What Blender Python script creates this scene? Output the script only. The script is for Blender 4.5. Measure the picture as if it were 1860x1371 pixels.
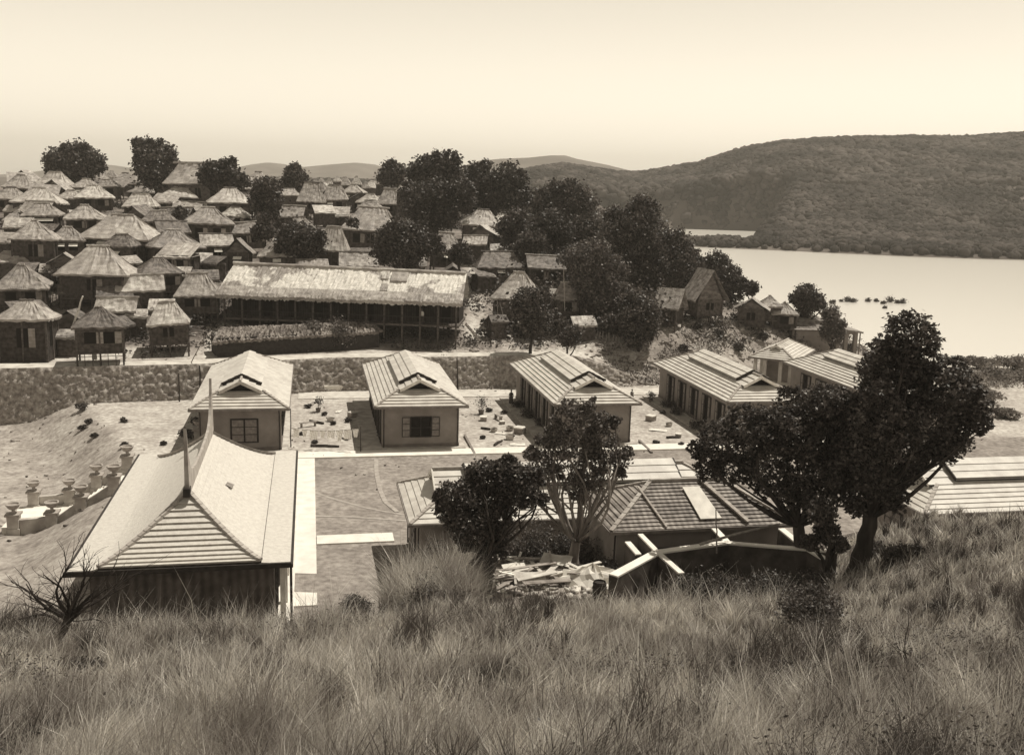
import bpy, math, random
import numpy as np
from mathutils import Vector, Matrix, noise as mnoise

# ------------------------------------------------------------------ scene, camera, light
for o in list(bpy.data.objects):
    bpy.data.objects.remove(o)
SC = bpy.context.scene
COL = SC.collection
R = math.radians

CAMZ = 20.0
F, CX, CY = 1800.0, 930.0, 685.5
ROLL, PITCH = math.atan(.03), math.atan(344.4 / 1800)
SKY_GAIN = 3.5
CAMROT = Matrix.Rotation(R(90) - PITCH, 3, 'X') @ Matrix.Rotation(ROLL, 3, 'Z')
cd = bpy.data.cameras.new('camera')
cam = bpy.data.objects.new('camera', cd)
COL.objects.link(cam)
cam.matrix_world = Matrix.Translation((0, 0, CAMZ)) @ CAMROT.to_4x4()
cd.sensor_width = 36
cd.lens = 36 * F / 1860
cd.clip_start = .1
cd.clip_end = 20000
SC.camera = cam

SUNV = Vector((1.3, 1.15, 3.55)).normalized()
SUN_EL = math.asin(SUNV.z)
SUN_AZ = math.atan2(SUNV.x, SUNV.y)
world = bpy.data.worlds.new('World')
SC.world = world
world.use_nodes = True
nt = world.node_tree
bg = nt.nodes['Background']
sky = nt.nodes.new('ShaderNodeTexSky')
sky.sky_type = 'NISHITA'
sky.sun_disc = False
sky.sun_elevation = SUN_EL
sky.sun_rotation = SUN_AZ
sky.air_density = 1.0
sky.dust_density = 3.0
sky.ozone_density = 1.0
bw = nt.nodes.new('ShaderNodeRGBToBW')
nt.links.new(sky.outputs[0], bw.inputs[0])
def wmath(op, a, b=0.0, clamp=False):
    k = nt.nodes.new('ShaderNodeMath')
    k.operation = op
    k.use_clamp = clamp
    for i, q in enumerate((a, b)):
        if isinstance(q, (int, float)):
            k.inputs[i].default_value = q
        else:
            nt.links.new(q, k.inputs[i])
    return k.outputs[0]
wtc = nt.nodes.new('ShaderNodeTexCoord')
wsx = nt.nodes.new('ShaderNodeSeparateXYZ')
nt.links.new(wtc.outputs['Generated'], wsx.inputs[0])
even = wmath('MULTIPLY', wmath('POWER', bw.outputs[0], .3), SKY_GAIN)      # thick bright air low down ...
fall = nt.nodes.new('ShaderNodeMapRange')                                  # ... dimmed overhead, out of view, to deepen the shadows
fall.interpolation_type = 'SMOOTHSTEP'
fall.inputs[1].default_value, fall.inputs[2].default_value = .36, .85
fall.inputs[3].default_value, fall.inputs[4].default_value = 1.0, .13
nt.links.new(wsx.outputs[2], fall.inputs[0])
low = nt.nodes.new('ShaderNodeMapRange')
low.interpolation_type = 'SMOOTHSTEP'
low.inputs[1].default_value, low.inputs[2].default_value = 0.0, .24
low.inputs[3].default_value, low.inputs[4].default_value = 1.7, 1.0
nt.links.new(wsx.outputs[2], low.inputs[0])
val = wmath('MULTIPLY', wmath('MULTIPLY', even, fall.outputs[0]), low.outputs[0])
tint = nt.nodes.new('ShaderNodeMix')
tint.data_type = 'RGBA'
tint.blend_type = 'MULTIPLY'
tint.inputs[0].default_value = 1
tint.inputs[7].default_value = (1.0, .908, .745, 1)      # a sepia print: one warm tone
cmb = nt.nodes.new('ShaderNodeCombineXYZ')
for k_ in range(3):
    nt.links.new(val, cmb.inputs[k_])
nt.links.new(cmb.outputs[0], tint.inputs[6])
nt.links.new(tint.outputs[2], bg.inputs[0])
bg.inputs[1].default_value = 0.15

sd = bpy.data.lights.new('sun', 'SUN')
sun = bpy.data.objects.new('sun', sd)
COL.objects.link(sun)
sd.energy = 4.6
sd.angle = R(.5)
sd.color = (1.0, .94, .82)
sun.rotation_euler = SUNV.to_track_quat('Z', 'Y').to_euler()
sun.location = (0, 0, 200)

SC.view_settings.view_transform = 'Standard'
SC.view_settings.look = 'None'
SC.view_settings.exposure = 0.0
SC.view_settings.gamma = 1
SC.view_settings.use_curve_mapping = False
SC.cycles.max_bounces = 6
SC.cycles.diffuse_bounces = 3
SC.cycles.glossy_bounces = 2
SC.cycles.transparent_max_bounces = 8
SC.cycles.volume_bounces = 0
SC.cycles.use_denoising = True
rng = np.random.default_rng(7)
random.seed(7)

# ------------------------------------------------------------------ rays through the picture -> points in the place
def ray(px, py):
    return CAMROT @ Vector(((px - CX) / F, (CY - py) / F, -1))

def P(px, py, Y):
    d = ray(px, py)
    return Vector((0, 0, CAMZ)) + d * (Y / d.y)

def onz(px, py, z):
    d = ray(px, py)
    return Vector((0, 0, CAMZ)) + d * ((z - CAMZ) / d.z)

_a = ray(563, 330)
AX = Vector((_a.x, _a.y, 0)).normalized()      # along the barracks
PX = Vector((AX.y, -AX.x, 0))                  # across them, to the right
YAW = math.atan2(PX.y, PX.x)

# ------------------------------------------------------------------ terrain
def sstep(a, b, x):
    t = np.clip((x - a) / (b - a), 0, 1)
    return t * t * (3 - 2 * t)

def vnoise(x, y, s, seed=0):
    x = x / s + seed * 17.13
    y = y / s + seed * 9.77
    xi, yi = np.floor(x), np.floor(y)
    xf, yf = x - xi, y - yi
    def h(a, b):
        v = np.sin(a * 127.1 + b * 311.7 + seed * 3.3) * 43758.5453
        return v - np.floor(v)
    u, v = xf * xf * (3 - 2 * xf), yf * yf * (3 - 2 * yf)
    return (h(xi, yi) * (1 - u) + h(xi + 1, yi) * u) * (1 - v) + (h(xi, yi + 1) * (1 - u) + h(xi + 1, yi + 1) * u) * v

def fbm(x, y, s, seed=0, o=4):
    t, a = 0, .5
    for i in range(o):
        t = t + a * vnoise(x, y, s / 2 ** i, seed + i)
        a *= .5
    return t / (1 - .5 ** o)

BASE = [(-140, 62), (-60, 81), (-43, 85), (-29, 89.5), (-17.4, 95), (-4.4, 98), (3.9, 100.5), (13.6, 102), (25, 107), (38, 117), (46, 127), (49, 136)]
BANK = [(49, 136), (47, 160), (49, 200), (58, 290), (70, 400), (60, 600)]

def seg_dist(X, Y, pts):
    best = np.full(np.shape(X), 1e9)
    for (x0, y0), (x1, y1) in zip(pts[:-1], pts[1:]):
        dx, dy = x1 - x0, y1 - y0
        t = np.clip(((X - x0) * dx + (Y - y0) * dy) / (dx * dx + dy * dy), 0, 1)
        best = np.minimum(best, np.hypot(X - x0 - t * dx, Y - y0 - t * dy))
    return best

_POLY = BASE + BANK[1:] + [(-900, 600), (-900, 62)]
def inside_poly(X, Y, poly=_POLY):
    r = np.zeros(np.shape(X), bool)
    n = len(poly)
    for i in range(n):
        x0, y0 = poly[i]
        x1, y1 = poly[(i + 1) % n]
        c = ((y0 > Y) != (y1 > Y))
        with np.errstate(divide='ignore', invalid='ignore'):
            xi = (x1 - x0) * (Y - y0) / (y1 - y0 + 1e-12) + x0
        r ^= c & (X < xi)
    return r

WATER_Z = -4.0
_b = onz(208, 892, 0.0)                 # near pillar at the head of the stairs
STAIR = (_b.dot(PX), _b.dot(AX))
PROF = ([-10, 0, 9, 18, 27, 30, 34, 36, 41, 44, 47, 52], [20.2, 17.1, 13.75, 10.7, 7.5, 6.25, 4.6, 3.75, 1.7, .6, .1, 0])
XTRA = ([0, 10, 20, 27, 36, 45, 50, 55], [0, .8, 1.7, 2.4, 3.8, 4.5, 3.0, 0])
EDGEX = ([30, 45, 60, 70, 84, 95], [-18, -20.5, -24.3, -27, -36, -46])

def ground(X, Y):
    X = np.asarray(X, float)
    Y = np.asarray(Y, float)
    s = np.interp(Y, *PROF)
    s = s + np.interp(Y, *XTRA) * sstep(9, 21, X)
    s = s - sstep(-1.5, -7.5, X) * np.interp(Y, [0, 10, 27, 34, 41, 44, 47], [0, .3, .9, 1.5, 1.6, .6, 0])
    s = s + sstep(0, 6, s) * (fbm(X, Y, 5, 3) - .5) * .9
    bx_ = sstep(-4.6, -.2, X) * sstep(6.8, 3.6, X)
    s = np.maximum(s, 4.25 * bx_ * sstep(30, 37, Y) * sstep(45.5, 40, Y))
    s = np.maximum(s, 4.2 * sstep(4, 6.5, X) * sstep(14.5, 11.5, X) * sstep(29, 35.5, Y) * sstep(38.2, 36.8, Y))
    z = s
    # ground left of the terrace falls to a lower level
    e = np.interp(Y, *EDGEX) - X
    drop = -2.5 * sstep(0, 6.5, e) * sstep(94, 78, Y) * (1 - sstep(.5, 4, s))
    z = z + drop
    # cut for the stairs
    uu, vv = X * PX.x + Y * PX.y, X * AX.x + Y * AX.y
    inst = (uu < STAIR[0] + .2) & (uu > STAIR[0] - 8) & (vv > STAIR[1] - .3) & (vv < STAIR[1] + 5.3)
    z = np.where(inst, np.minimum(z, np.maximum(-2.5, (uu - STAIR[0]) * .6) - .25), z)
    # shore on the right
    z = z - 6.5 * sstep(118, 154, Y + (fbm(X, Y, 14, 5) - .5) * 10) * (~inside_poly(X, Y))
    # village hill
    ins = inside_poly(X, Y)
    dB = seg_dist(X, Y, BASE)
    dW = seg_dist(X, Y, BANK)
    steep = sstep(0, 1.5, dB) * 3.0
    soft = sstep(0, 9, dB) * 4.3 + (fbm(X, Y, 5, 8) - .5) * 1.5 * sstep(0, 3, dB)
    w = sstep(5, 15, X)
    up = steep * (1 - w) + soft * w
    v = up + .185 * np.clip(dB - 6, 0, 46) + .065 * np.clip(dB - 52, 0, 90)
    v = v + (fbm(X, Y, 12, 11) - .5) * 1.6 * sstep(8, 20, dB)
    v = np.minimum(v, 16.2 + .2 * fbm(X, Y, 30, 2))
    bank = -5.2 + .5 * dW + 1.5 * fbm(X, Y, 10, 4)
    bank = np.where(dB < dW, np.maximum(bank, up), bank)
    v = np.minimum(v, bank)
    z = np.where(ins, np.maximum(v, z if np.ndim(z) == 0 else np.where(Y < 60, z, -7)), z)
    return z

def gz(x, y):
    return float(ground(np.array([x]), np.array([y]))[0])

def hit(px, py, dz=0.0, y0=6, y1=420):
    d = ray(px, py)
    ys = np.concatenate([np.arange(y0, 160, .25), np.arange(160, y1, 1.0)])
    xs = d.x / d.y * ys
    zs = CAMZ + d.z / d.y * ys
    g = ground(xs, ys) + dz
    k = np.nonzero(zs <= g)[0]
    Y = ys[k[0]] if len(k) else y1
    return P(px, py, Y)

# ------------------------------------------------------------------ materials
def sep(v):
    t = min(1, max(0, v / .6))
    lo, hi = (1.05, .885, .80), (1.0, .95, .875)
    return tuple(v * (l * (1 - t) + h * t) for l, h in zip(lo, hi)) + (1,)

MATS = {}
def mat(name, v0, v1=None, scale=3.0, stretch=(1, 1, 1), rough=.8, bump=0.0, bscale=None, spec=.3, detail=5, contrast=(.35, .65),
        attr=None, island=0.0, objrand=0.0, stripes=None, patches=None, trans=0.0):
    """noise between two sepia tones; options add per-island / per-object variety, stripes, large patches"""
    if name in MATS:
        return MATS[name]
    if v1 is None:
        v1 = v0
    m = bpy.data.materials.new(name)
    m.use_nodes = True
    T = m.node_tree
    N, L = T.nodes, T.links
    bs = N['Principled BSDF']
    bs.inputs['Roughness'].default_value = rough
    bs.inputs['Specular IOR Level'].default_value = spec
    tc = N.new('ShaderNodeTexCoord')
    mp = N.new('ShaderNodeMapping')
    mp.inputs['Scale'].default_value = stretch
    L.new(tc.outputs['Object'], mp.inputs[0])
    nz = N.new('ShaderNodeTexNoise')
    nz.inputs['Scale'].default_value = scale
    nz.inputs['Detail'].default_value = detail
    L.new(mp.outputs[0], nz.inputs['Vector'])
    mr = N.new('ShaderNodeMapRange')
    mr.inputs[1].default_value, mr.inputs[2].default_value = contrast
    mr.inputs[3].default_value, mr.inputs[4].default_value = v0, v1
    L.new(nz.outputs['Fac'], mr.inputs[0])
    val = mr.outputs[0]
    def math_(op, a, b):
        k = N.new('ShaderNodeMath')
        k.operation = op
        for i, q in enumerate((a, b)):
            if isinstance(q, (int, float)):
                k.inputs[i].default_value = q
            else:
                L.new(q, k.inputs[i])
        return k.outputs[0]
    if patches:
        sc_, lo, hi, pv = patches
        n2 = N.new('ShaderNodeTexNoise')
        n2.inputs['Scale'].default_value = sc_
        n2.inputs['Detail'].default_value = 6
        n2.inputs['Roughness'].default_value = .65
        L.new(tc.outputs['Object'], n2.inputs['Vector'])
        m2 = N.new('ShaderNodeMapRange')
        m2.inputs[1].default_value, m2.inputs[2].default_value = lo, hi
        L.new(n2.outputs['Fac'], m2.inputs[0])
        val = math_('MULTIPLY', val, math_('ADD', math_('MULTIPLY', m2.outputs[0], pv - 1), 1.0))
    if attr:
        at = N.new('ShaderNodeAttribute')
        at.attribute_name = attr
        val = math_('MULTIPLY', val, at.outputs['Fac'])
    if island:
        g = N.new('ShaderNodeNewGeometry')
        val = math_('MULTIPLY', val, math_('ADD', math_('MULTIPLY', g.outputs['Random Per Island'], 2 * island), 1 - island))
    if objrand:
        oi = N.new('ShaderNodeObjectInfo')
        val = math_('MULTIPLY', val, math_('ADD', math_('MULTIPLY', oi.outputs['Random'], 2 * objrand), 1 - objrand))
    if stripes:
        ax, sc_, amt = stripes
        wv = N.new('ShaderNodeTexWave')
        wv.bands_direction = ax
        wv.inputs['Scale'].default_value = sc_
        wv.inputs['Distortion'].default_value = .6
        L.new(tc.outputs['Object'], wv.inputs['Vector'])
        val = math_('MULTIPLY', val, math_('ADD', math_('MULTIPLY', wv.outputs['Fac'], amt), 1 - amt))
    cr = N.new('ShaderNodeValToRGB')
    els = cr.color_ramp.elements
    els[0].position, els[0].color = 0, (0, 0, 0, 1)
    els[1].position, els[1].color = 1, sep(1)
    for p_ in (.06, .15, .35, .6):
        e = els.new(p_)
        e.color = sep(p_)
    L.new(val, cr.inputs[0])
    L.new(cr.outputs[0], bs.inputs['Base Color'])
    if bump:
        b = N.new('ShaderNodeBump')
        b.inputs['Strength'].default_value = min(1, bump)
        b.inputs['Distance'].default_value = .05 * max(1, bump)
        n3 = N.new('ShaderNodeTexNoise')
        n3.inputs['Scale'].default_value = bscale or scale * 3
        n3.inputs['Detail'].default_value = 4
        L.new(mp.outputs[0], n3.inputs['Vector'])
        L.new(n3.outputs['Fac'], b.inputs['Height'])
        L.new(b.outputs[0], bs.inputs['Normal'])
    if trans:
        tr = N.new('ShaderNodeBsdfTranslucent')
        L.new(cr.outputs[0], tr.inputs[0])
        mx = N.new('ShaderNodeMixShader')
        mx.inputs[0].default_value = trans
        L.new(bs.outputs[0], mx.inputs[1])
        L.new(tr.outputs[0], mx.inputs[2])
        L.new(mx.outputs[0], N['Material Output'].inputs[0])
    MATS[name] = m
    return m

M_ground = mat('earth', .62, 1.2, scale=2.6, rough=.95, bump=.8, bscale=5, attr='tone', detail=10, spec=.1, patches=(.55, .4, .62, .72), contrast=(.3, .7))
M_far = mat('far_land', .8, 1.15, scale=.02, rough=1, attr='tone', detail=8, spec=.05)
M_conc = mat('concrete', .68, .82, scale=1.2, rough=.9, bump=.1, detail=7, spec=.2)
M_concd = mat('weathered_concrete', .36, .56, scale=1.4, rough=.9, bump=.2, detail=7, spec=.2)
M_trail = mat('faint_trail', .3, .42, scale=2, rough=1, detail=8, spec=.05)
M_path = mat('trodden_earth', .46, .64, scale=1.2, rough=1, detail=6, spec=.05)
M_stucco = mat('stucco', .2, .28, scale=.7, rough=.9, bump=.15, bscale=14, detail=8, spec=.15, patches=(.5, .5, .8, .8))
M_plinth = mat('plinth_plaster', .13, .2, scale=1.5, rough=.9, spec=.15)
M_concsh = mat('shaded_concrete', .05, .12, scale=1.5, rough=.9, spec=.1, detail=8)  # foundation sides: their shade is put into a darker colour
M_hallb = mat('eave_shade_wall', .1, .17, scale=2, rough=.9, spec=.1, stripes=('X', .8, .4))  # hall wall: the shade under its eave is put into the colour
M_tile = mat('cement_tile', .47, .62, scale=1.3, rough=.55, bump=.12, bscale=12, detail=8, spec=.45, patches=(.4, .45, .75, .84))
M_tilew = mat('pale_cement_tile', .5, .6, scale=5, rough=.6, bump=.3, bscale=14, detail=10, spec=.4, patches=(1.6, .62, .75, .7))
M_tileold = mat('weathered_tile', .2, .4, scale=2.0, rough=.65, bump=.5, bscale=16, detail=9, spec=.35, patches=(.8, .45, .7, .65), stripes=('Y', 1.1, .4))
M_ridge = mat('ridge_tile', .3, .45, scale=2.5, rough=.7, bump=.2, spec=.3)
M_dark = mat('dark_timber', .025, .05, scale=3, rough=.7, spec=.2)
M_shut = mat('shutter_paint', .15, .24, scale=4, rough=.6, spec=.3)
M_open = mat('dark_interior', .012, .02, scale=2, rough=.9, spec=.05)
M_glass = mat('window_pane', .05, .08, scale=1.5, rough=.15, spec=.5)
M_wood = mat('weathered_wood', .2, .36, scale=2.2, stretch=(1, 1, 6), rough=.85, detail=7, spec=.15, objrand=.3)
M_woodp = mat('pale_board', .5, .72, scale=2.5, rough=.8, detail=6, spec=.2, objrand=.25)
M_bamboo = mat('bamboo', .26, .42, scale=5, rough=.6, spec=.3)
M_thatch = mat('thatch', .17, .46, scale=1.6, stretch=(1, 1, 2.2), rough=.62, bump=1.5, bscale=7, detail=9, spec=.6, objrand=.25, patches=(.45, .38, .62, .62), contrast=(.3, .68))
M_thatchb = mat('bright_thatch', .28, .58, scale=1.5, stretch=(1, 1, 2.2), rough=.6, bump=1.2, bscale=7, detail=9, spec=.6, objrand=.12, patches=(.4, .42, .6, .68), contrast=(.3, .68))
M_thatchd = mat('dark_thatch', .07, .2, scale=1.8, stretch=(1, 1, 2.2), rough=.7, bump=1.5, bscale=7, detail=9, spec=.45, objrand=.25)
M_thatchl = mat('long_hall_thatch', .55, .78, scale=2.5, stretch=(1, 1, 2), rough=.6, bump=1.2, bscale=8, detail=9, spec=.5, patches=(.24, .5, .53, .42))
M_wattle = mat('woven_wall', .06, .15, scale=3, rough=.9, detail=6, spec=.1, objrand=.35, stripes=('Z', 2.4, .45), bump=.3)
M_brush = mat('dry_brush', .1, .42, scale=5, rough=.8, bump=1.5, bscale=9, detail=9, spec=.2, patches=(.5, .4, .6, .5))
M_postd = mat('shade_dark_post', .06, .13, scale=4, rough=.8, spec=.15)  # posts and floors: darkened in the colour to carry the shade they stand in
M_hallwall = mat('shade_dark_wall', .03, .06, scale=2, rough=.9, spec=.1, stripes=('X', 1.2, .4))  # long hall front: the eave shadow is put into this near-black colour
M_wattlel = mat('pale_woven_wall', .28, .42, scale=3, rough=.9, detail=6, spec=.1, objrand=.2, stripes=('Z', 2.4, .5), bump=.3)
M_cloth = mat('white_cloth', .66, .8, scale=3, rough=.9, spec=.1)
M_wash = mat('thin_wet_cloth', .7, .8, scale=3, rough=.9, spec=.1, trans=.6)
M_leafd = mat('dark_leaves', .05, .125, scale=.9, rough=.5, spec=.32, island=.7, trans=.22)
M_leaf = mat('leaves', .045, .085, scale=.5, rough=.55, spec=.4, island=.5, trans=.15)
M_leafg = mat('grey_leaves', .09, .16, scale=.6, rough=.6, spec=.35, island=.45, trans=.15)
M_reed = mat('dry_reeds', .14, .3, scale=.5, rough=.7, spec=.2, island=.5, trans=.2)
M_far_leaf = mat('forest_leaves', .022, .075, scale=.03, rough=.9, spec=.1, island=.45, detail=8, contrast=(.4, .62))
M_bark = mat('bark', .03, .075, scale=3, stretch=(1, 1, .25), rough=.95, bump=.6, spec=.1)
M_barkl = mat('pale_bark', .16, .3, scale=3, stretch=(1, 1, .25), rough=.95, bump=.5, spec=.1)
M_grass = mat('dry_grass', .26, .8, scale=.45, rough=.75, spec=.25, island=.62, detail=5, trans=.25, contrast=(.38, .62))
M_tuss = mat('tussock_blades', .3, .7, scale=.6, rough=.75, spec=.25, island=.5, trans=.25, contrast=(.38, .62))
M_tussd = mat('green_tussock_blades', .06, .17, scale=.6, rough=.7, spec=.3, island=.5, trans=.2)
M_grassp = mat('pale_grass', .42, .62, scale=.3, rough=.7, spec=.25, island=.4, trans=.25)
M_stone = mat('rough_stone', .26, .5, scale=3.0, rough=.95, bump=1.5, bscale=8, detail=10, spec=.1, patches=(1.6, .4, .6, .72), contrast=(.36, .64))
M_urn = mat('cast_stone', .26, .42, scale=3, rough=.9, spec=.15)
M_skin = mat('skin', .1, .14, rough=.6)
M_clothd = mat('dark_clothes', .05, .09, rough=.9)
M_metal = mat('zinc', .4, .5, scale=4, rough=.5, spec=.6)
M_clay = mat('clay_pot', .12, .2, scale=4, rough=.8)

# ------------------------------------------------------------------ mesh helpers
class MB:
    def __init__(s):
        s.v, s.f = [], []
    def add(s, vs, fs):
        n = len(s.v)
        s.v += [tuple(x) for x in vs]
        s.f += [tuple(i + n for i in q) for q in fs]
        return s
    def quad(s, a, b, c, d):
        return s.add([a, b, c, d], [(0, 1, 2, 3)])
    def tri(s, a, b, c):
        return s.add([a, b, c], [(0, 1, 2)])
    def box(s, x0, x1, y0, y1, z0, z1):
        vs = [(x, y, z) for z in (z0, z1) for y in (y0, y1) for x in (x0, x1)]
        return s.add(vs, [(0, 2, 3, 1), (4, 5, 7, 6), (0, 1, 5, 4), (2, 6, 7, 3), (0, 4, 6, 2), (1, 3, 7, 5)])
    def beam(s, a, b, w, h=None):
        """a square bar between two points"""
        a, b = Vector(a), Vector(b)
        h = h or w
        d = (b - a).normalized()
        up = Vector((0, 0, 1)) if abs(d.z) < .9 else Vector((1, 0, 0))
        x = d.cross(up).normalized() * w / 2
        y = x.cross(d).normalized() * h / 2
        vs = [p + q for p in (a, b) for q in (-x - y, x - y, x + y, -x + y)]
        return s.add(vs, [(3, 2, 1, 0), (4, 5, 6, 7), (0, 1, 5, 4), (1, 2, 6, 5), (2, 3, 7, 6), (3, 0, 4, 7)])
    def tube(s, pts, rad, n=6, cap=True):
        pts = [Vector(p) for p in pts]
        if not hasattr(rad, '__len__'):
            rad = [rad] * len(pts)
        rings = []
        x = None
        for i, p in enumerate(pts):
            d = (pts[min(i + 1, len(pts) - 1)] - pts[max(i - 1, 0)]).normalized()
            if x is None:
                x = d.orthogonal().normalized()
            x = (x - d * x.dot(d)).normalized()
            y = d.cross(x)
            rings.append([p + (x * math.cos(t) + y * math.sin(t)) * rad[i] for t in [2 * math.pi * k / n for k in range(n)]])
        vs = [q for r_ in rings for q in r_]
        fs = [(i * n + k, i * n + (k + 1) % n, (i + 1) * n + (k + 1) % n, (i + 1) * n + k) for i in range(len(pts) - 1) for k in range(n)]
        if cap:
            fs += [tuple(range(n - 1, -1, -1)), tuple((len(pts) - 1) * n + k for k in range(n))]
        return s.add(vs, fs)
    def lathe(s, prof, c=(0, 0, 0), n=14):
        vs = [(c[0] + r_ * math.cos(2 * math.pi * k / n), c[1] + r_ * math.sin(2 * math.pi * k / n), c[2] + z) for r_, z in prof for k in range(n)]
        fs = [(i * n + k, i * n + (k + 1) % n, (i + 1) * n + (k + 1) % n, (i + 1) * n + k) for i in range(len(prof) - 1) for k in range(n)]
        fs += [tuple(range(n - 1, -1, -1)), tuple((len(prof) - 1) * n + k for k in range(n))]
        return s.add(vs, fs)
    def build(s, name, m, parent=None, smooth=False):
        me = bpy.data.meshes.new(name)
        me.from_pydata(s.v, [], s.f)
        me.materials.append(m)
        if smooth:
            me.polygons.foreach_set('use_smooth', [True] * len(me.polygons))
        o = bpy.data.objects.new(name, me)
        COL.objects.link(o)
        o.parent = parent
        return o

def raw_mesh(name, verts, faces, m, parent=None, smooth=False):
    """numpy verts (n,3) and equal-sized faces (k,3|4)"""
    me = bpy.data.meshes.new(name)
    verts = np.ascontiguousarray(verts, np.float32)
    faces = np.ascontiguousarray(faces, np.int32)
    k, c = faces.shape
    me.vertices.add(len(verts))
    me.vertices.foreach_set('co', verts.ravel())
    me.loops.add(k * c)
    me.loops.foreach_set('vertex_index', faces.ravel())
    me.polygons.add(k)
    me.polygons.foreach_set('loop_start', np.arange(0, k * c, c, dtype=np.int32))
    if smooth:
        me.polygons.foreach_set('use_smooth', np.ones(k, bool))
    me.update(calc_edges=True)
    me.materials.append(m)
    o = bpy.data.objects.new(name, me)
    COL.objects.link(o)
    o.parent = parent
    return o

def tag(o, label=None, cat=None, group=None, kind=None):
    if label: o['label'] = label
    if cat: o['category'] = cat
    if group: o['group'] = group
    if kind: o['kind'] = kind
    return o

def thing(name, label, cat, loc, rz=0.0, group=None):
    o = bpy.data.objects.new(name, None)
    COL.objects.link(o)
    o.location = loc
    o.rotation_euler = (0, 0, rz)
    o.empty_display_size = .3
    return tag(o, label, cat, group)

def copy_thing(root, loc, rz, label=None):
    r_ = root.copy()
    COL.objects.link(r_)
    r_.location = loc
    r_.rotation_euler = (0, 0, rz)
    if label: r_['label'] = label
    for ch in list(root.children):
        c = ch.copy()
        COL.objects.link(c)
        c.parent = r_
        for g in list(ch.children):
            d = g.copy()
            COL.objects.link(d)
            d.parent = c
    return r_

def structure(o):
    o['kind'] = 'structure'
    return o

# ------------------------------------------------------------------ the ground sheet
def grid_mesh(name, X, Y, Z, tone, m):
    ny, nx = X.shape
    v = np.stack([X.ravel(), Y.ravel(), Z.ravel()], 1)
    i = np.arange((ny - 1) * nx).reshape(ny - 1, nx)[:, :-1].ravel()
    f = np.stack([i, i + 1, i + nx + 1, i + nx], 1)
    o = raw_mesh(name, v, f, m, smooth=True)
    at = o.data.attributes.new('tone', 'FLOAT', 'POINT')
    at.data.foreach_set('value', np.ascontiguousarray(tone.ravel(), np.float32))
    return o

LANES = [([tuple(hit(a, b).xy) for a, b in pts], w_) for pts, w_ in [
    ([(860, 612), (862, 570), (858, 520), (862, 480), (905, 452)], 1.3), ([(372, 655), (395, 612), (408, 590)], 1.1), ([(0, 650), (70, 640), (130, 655), (200, 650)], 2.2),
    ([(880, 612), (960, 615), (1040, 622), (1120, 630)], 1.4), ([(230, 640), (300, 640)], 1.0), ([(1200, 585), (1280, 600), (1360, 605), (1430, 615), (1500, 640)], 2.0)]]
def tone_at(X, Y, Z):
    t = np.full(X.shape, .30)
    n1 = fbm(X, Y, 9, 21)
    n2 = fbm(X, Y, 3, 22)
    u = X * PX.x + Y * PX.y
    v = X * AX.x + Y * AX.y
    ins = inside_poly(X, Y)
    dB = seg_dist(X, Y, BASE)
    # courtyard lawn, sandy yards between the barracks
    t = .33 + .14 * (n1 - .5) + .08 * (n2 - .5)
    v0 = VROW
    yard = sstep(v0 - .3, v0 + .3, v) * (~ins)
    t = t * (1 - yard) + yard * (.54 + .22 * (n1 - .5) + .12 * (n2 - .5))
    # worn, paler grass
    worn = np.exp(-((u + 6) ** 2 / 30 + (v - v0 + 8) ** 2 / 12))
    t = t + .12 * worn
    left = sstep(0, 1.2, np.interp(Y, *EDGEX) - X) * (~ins) * sstep(38, 46, Y)
    t = t * (1 - left) + left * (.42 + .2 * (n2 - .5) + .16 * (n1 - .5))
    terr = sstep(-21, -23, u) * (1 - left) * (~ins) * sstep(60, 66, v)
    t = t * (1 - terr) + terr * (.58 + .15 * (n1 - .5))
    # village: bare pale earth, darkened inward for the plants and shadows between huts
    vil = .5 - .30 * sstep(4, 11, dB) + .42 * (n1 - .5) + .3 * (n2 - .5)
    t = np.where(ins, vil, t)
    for ln, w_ in LANES:
        k_ = np.exp(-(seg_dist(X, Y, ln) / w_) ** 2) * (.7 + .6 * n2)
        vil = vil * (1 - np.minimum(k_, 1)) + .62 * np.minimum(k_, 1)
    t = np.where(ins, vil, t)
    rough = ins & (X > 9) & (dB < 12)
    t = np.where(rough, .36 + .5 * (n2 - .5), t)
    # grass slope earth
    slope = sstep(.6, 1.6, Z) * (~ins) * (Y < 58)
    t = t * (1 - slope) + slope * .12
    pxs_ = 930 + 1800 * X / np.maximum(Y, 1)
    scr = sstep(740, 800, pxs_ + 40 * (n2 - .5)) * sstep(1260, 1210, pxs_) * sstep(31.5, 33.5, Y + 2 * (n2 - .5)) * sstep(42, 40, Y)
    t = t * (1 - scr) + scr * (.34 + .3 * (n2 - .5))
    # sandy shore
    sh = sstep(105, 125, Y) * (~ins) * sstep(40, 48, X)
    t = t * (1 - sh) + sh * (.58 + .2 * (n1 - .5))
    t = np.where(Z < WATER_Z + .25, .2, t)
    return np.clip(t, .05, .8)

# row of barracks: front eave line
W_B, L_B, HE = 7.1, 18.3, 3.4
A_fl = onz(343, 745, HE)
VROW = A_fl.x * AX.x + A_fl.y * AX.y
xs = np.concatenate([np.arange(-150, -60, 1.5), np.arange(-60, 90, .7), np.arange(90, 190, 2.0)])
ys = np.concatenate([np.arange(-12, 150, .7), np.arange(150, 440, 1.6)])
GX, GY = np.meshgrid(xs, ys)
GZ = ground(GX, GY)
structure(grid_mesh('ground', GX, GY, GZ, tone_at(GX, GY, GZ), M_ground))

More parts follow.
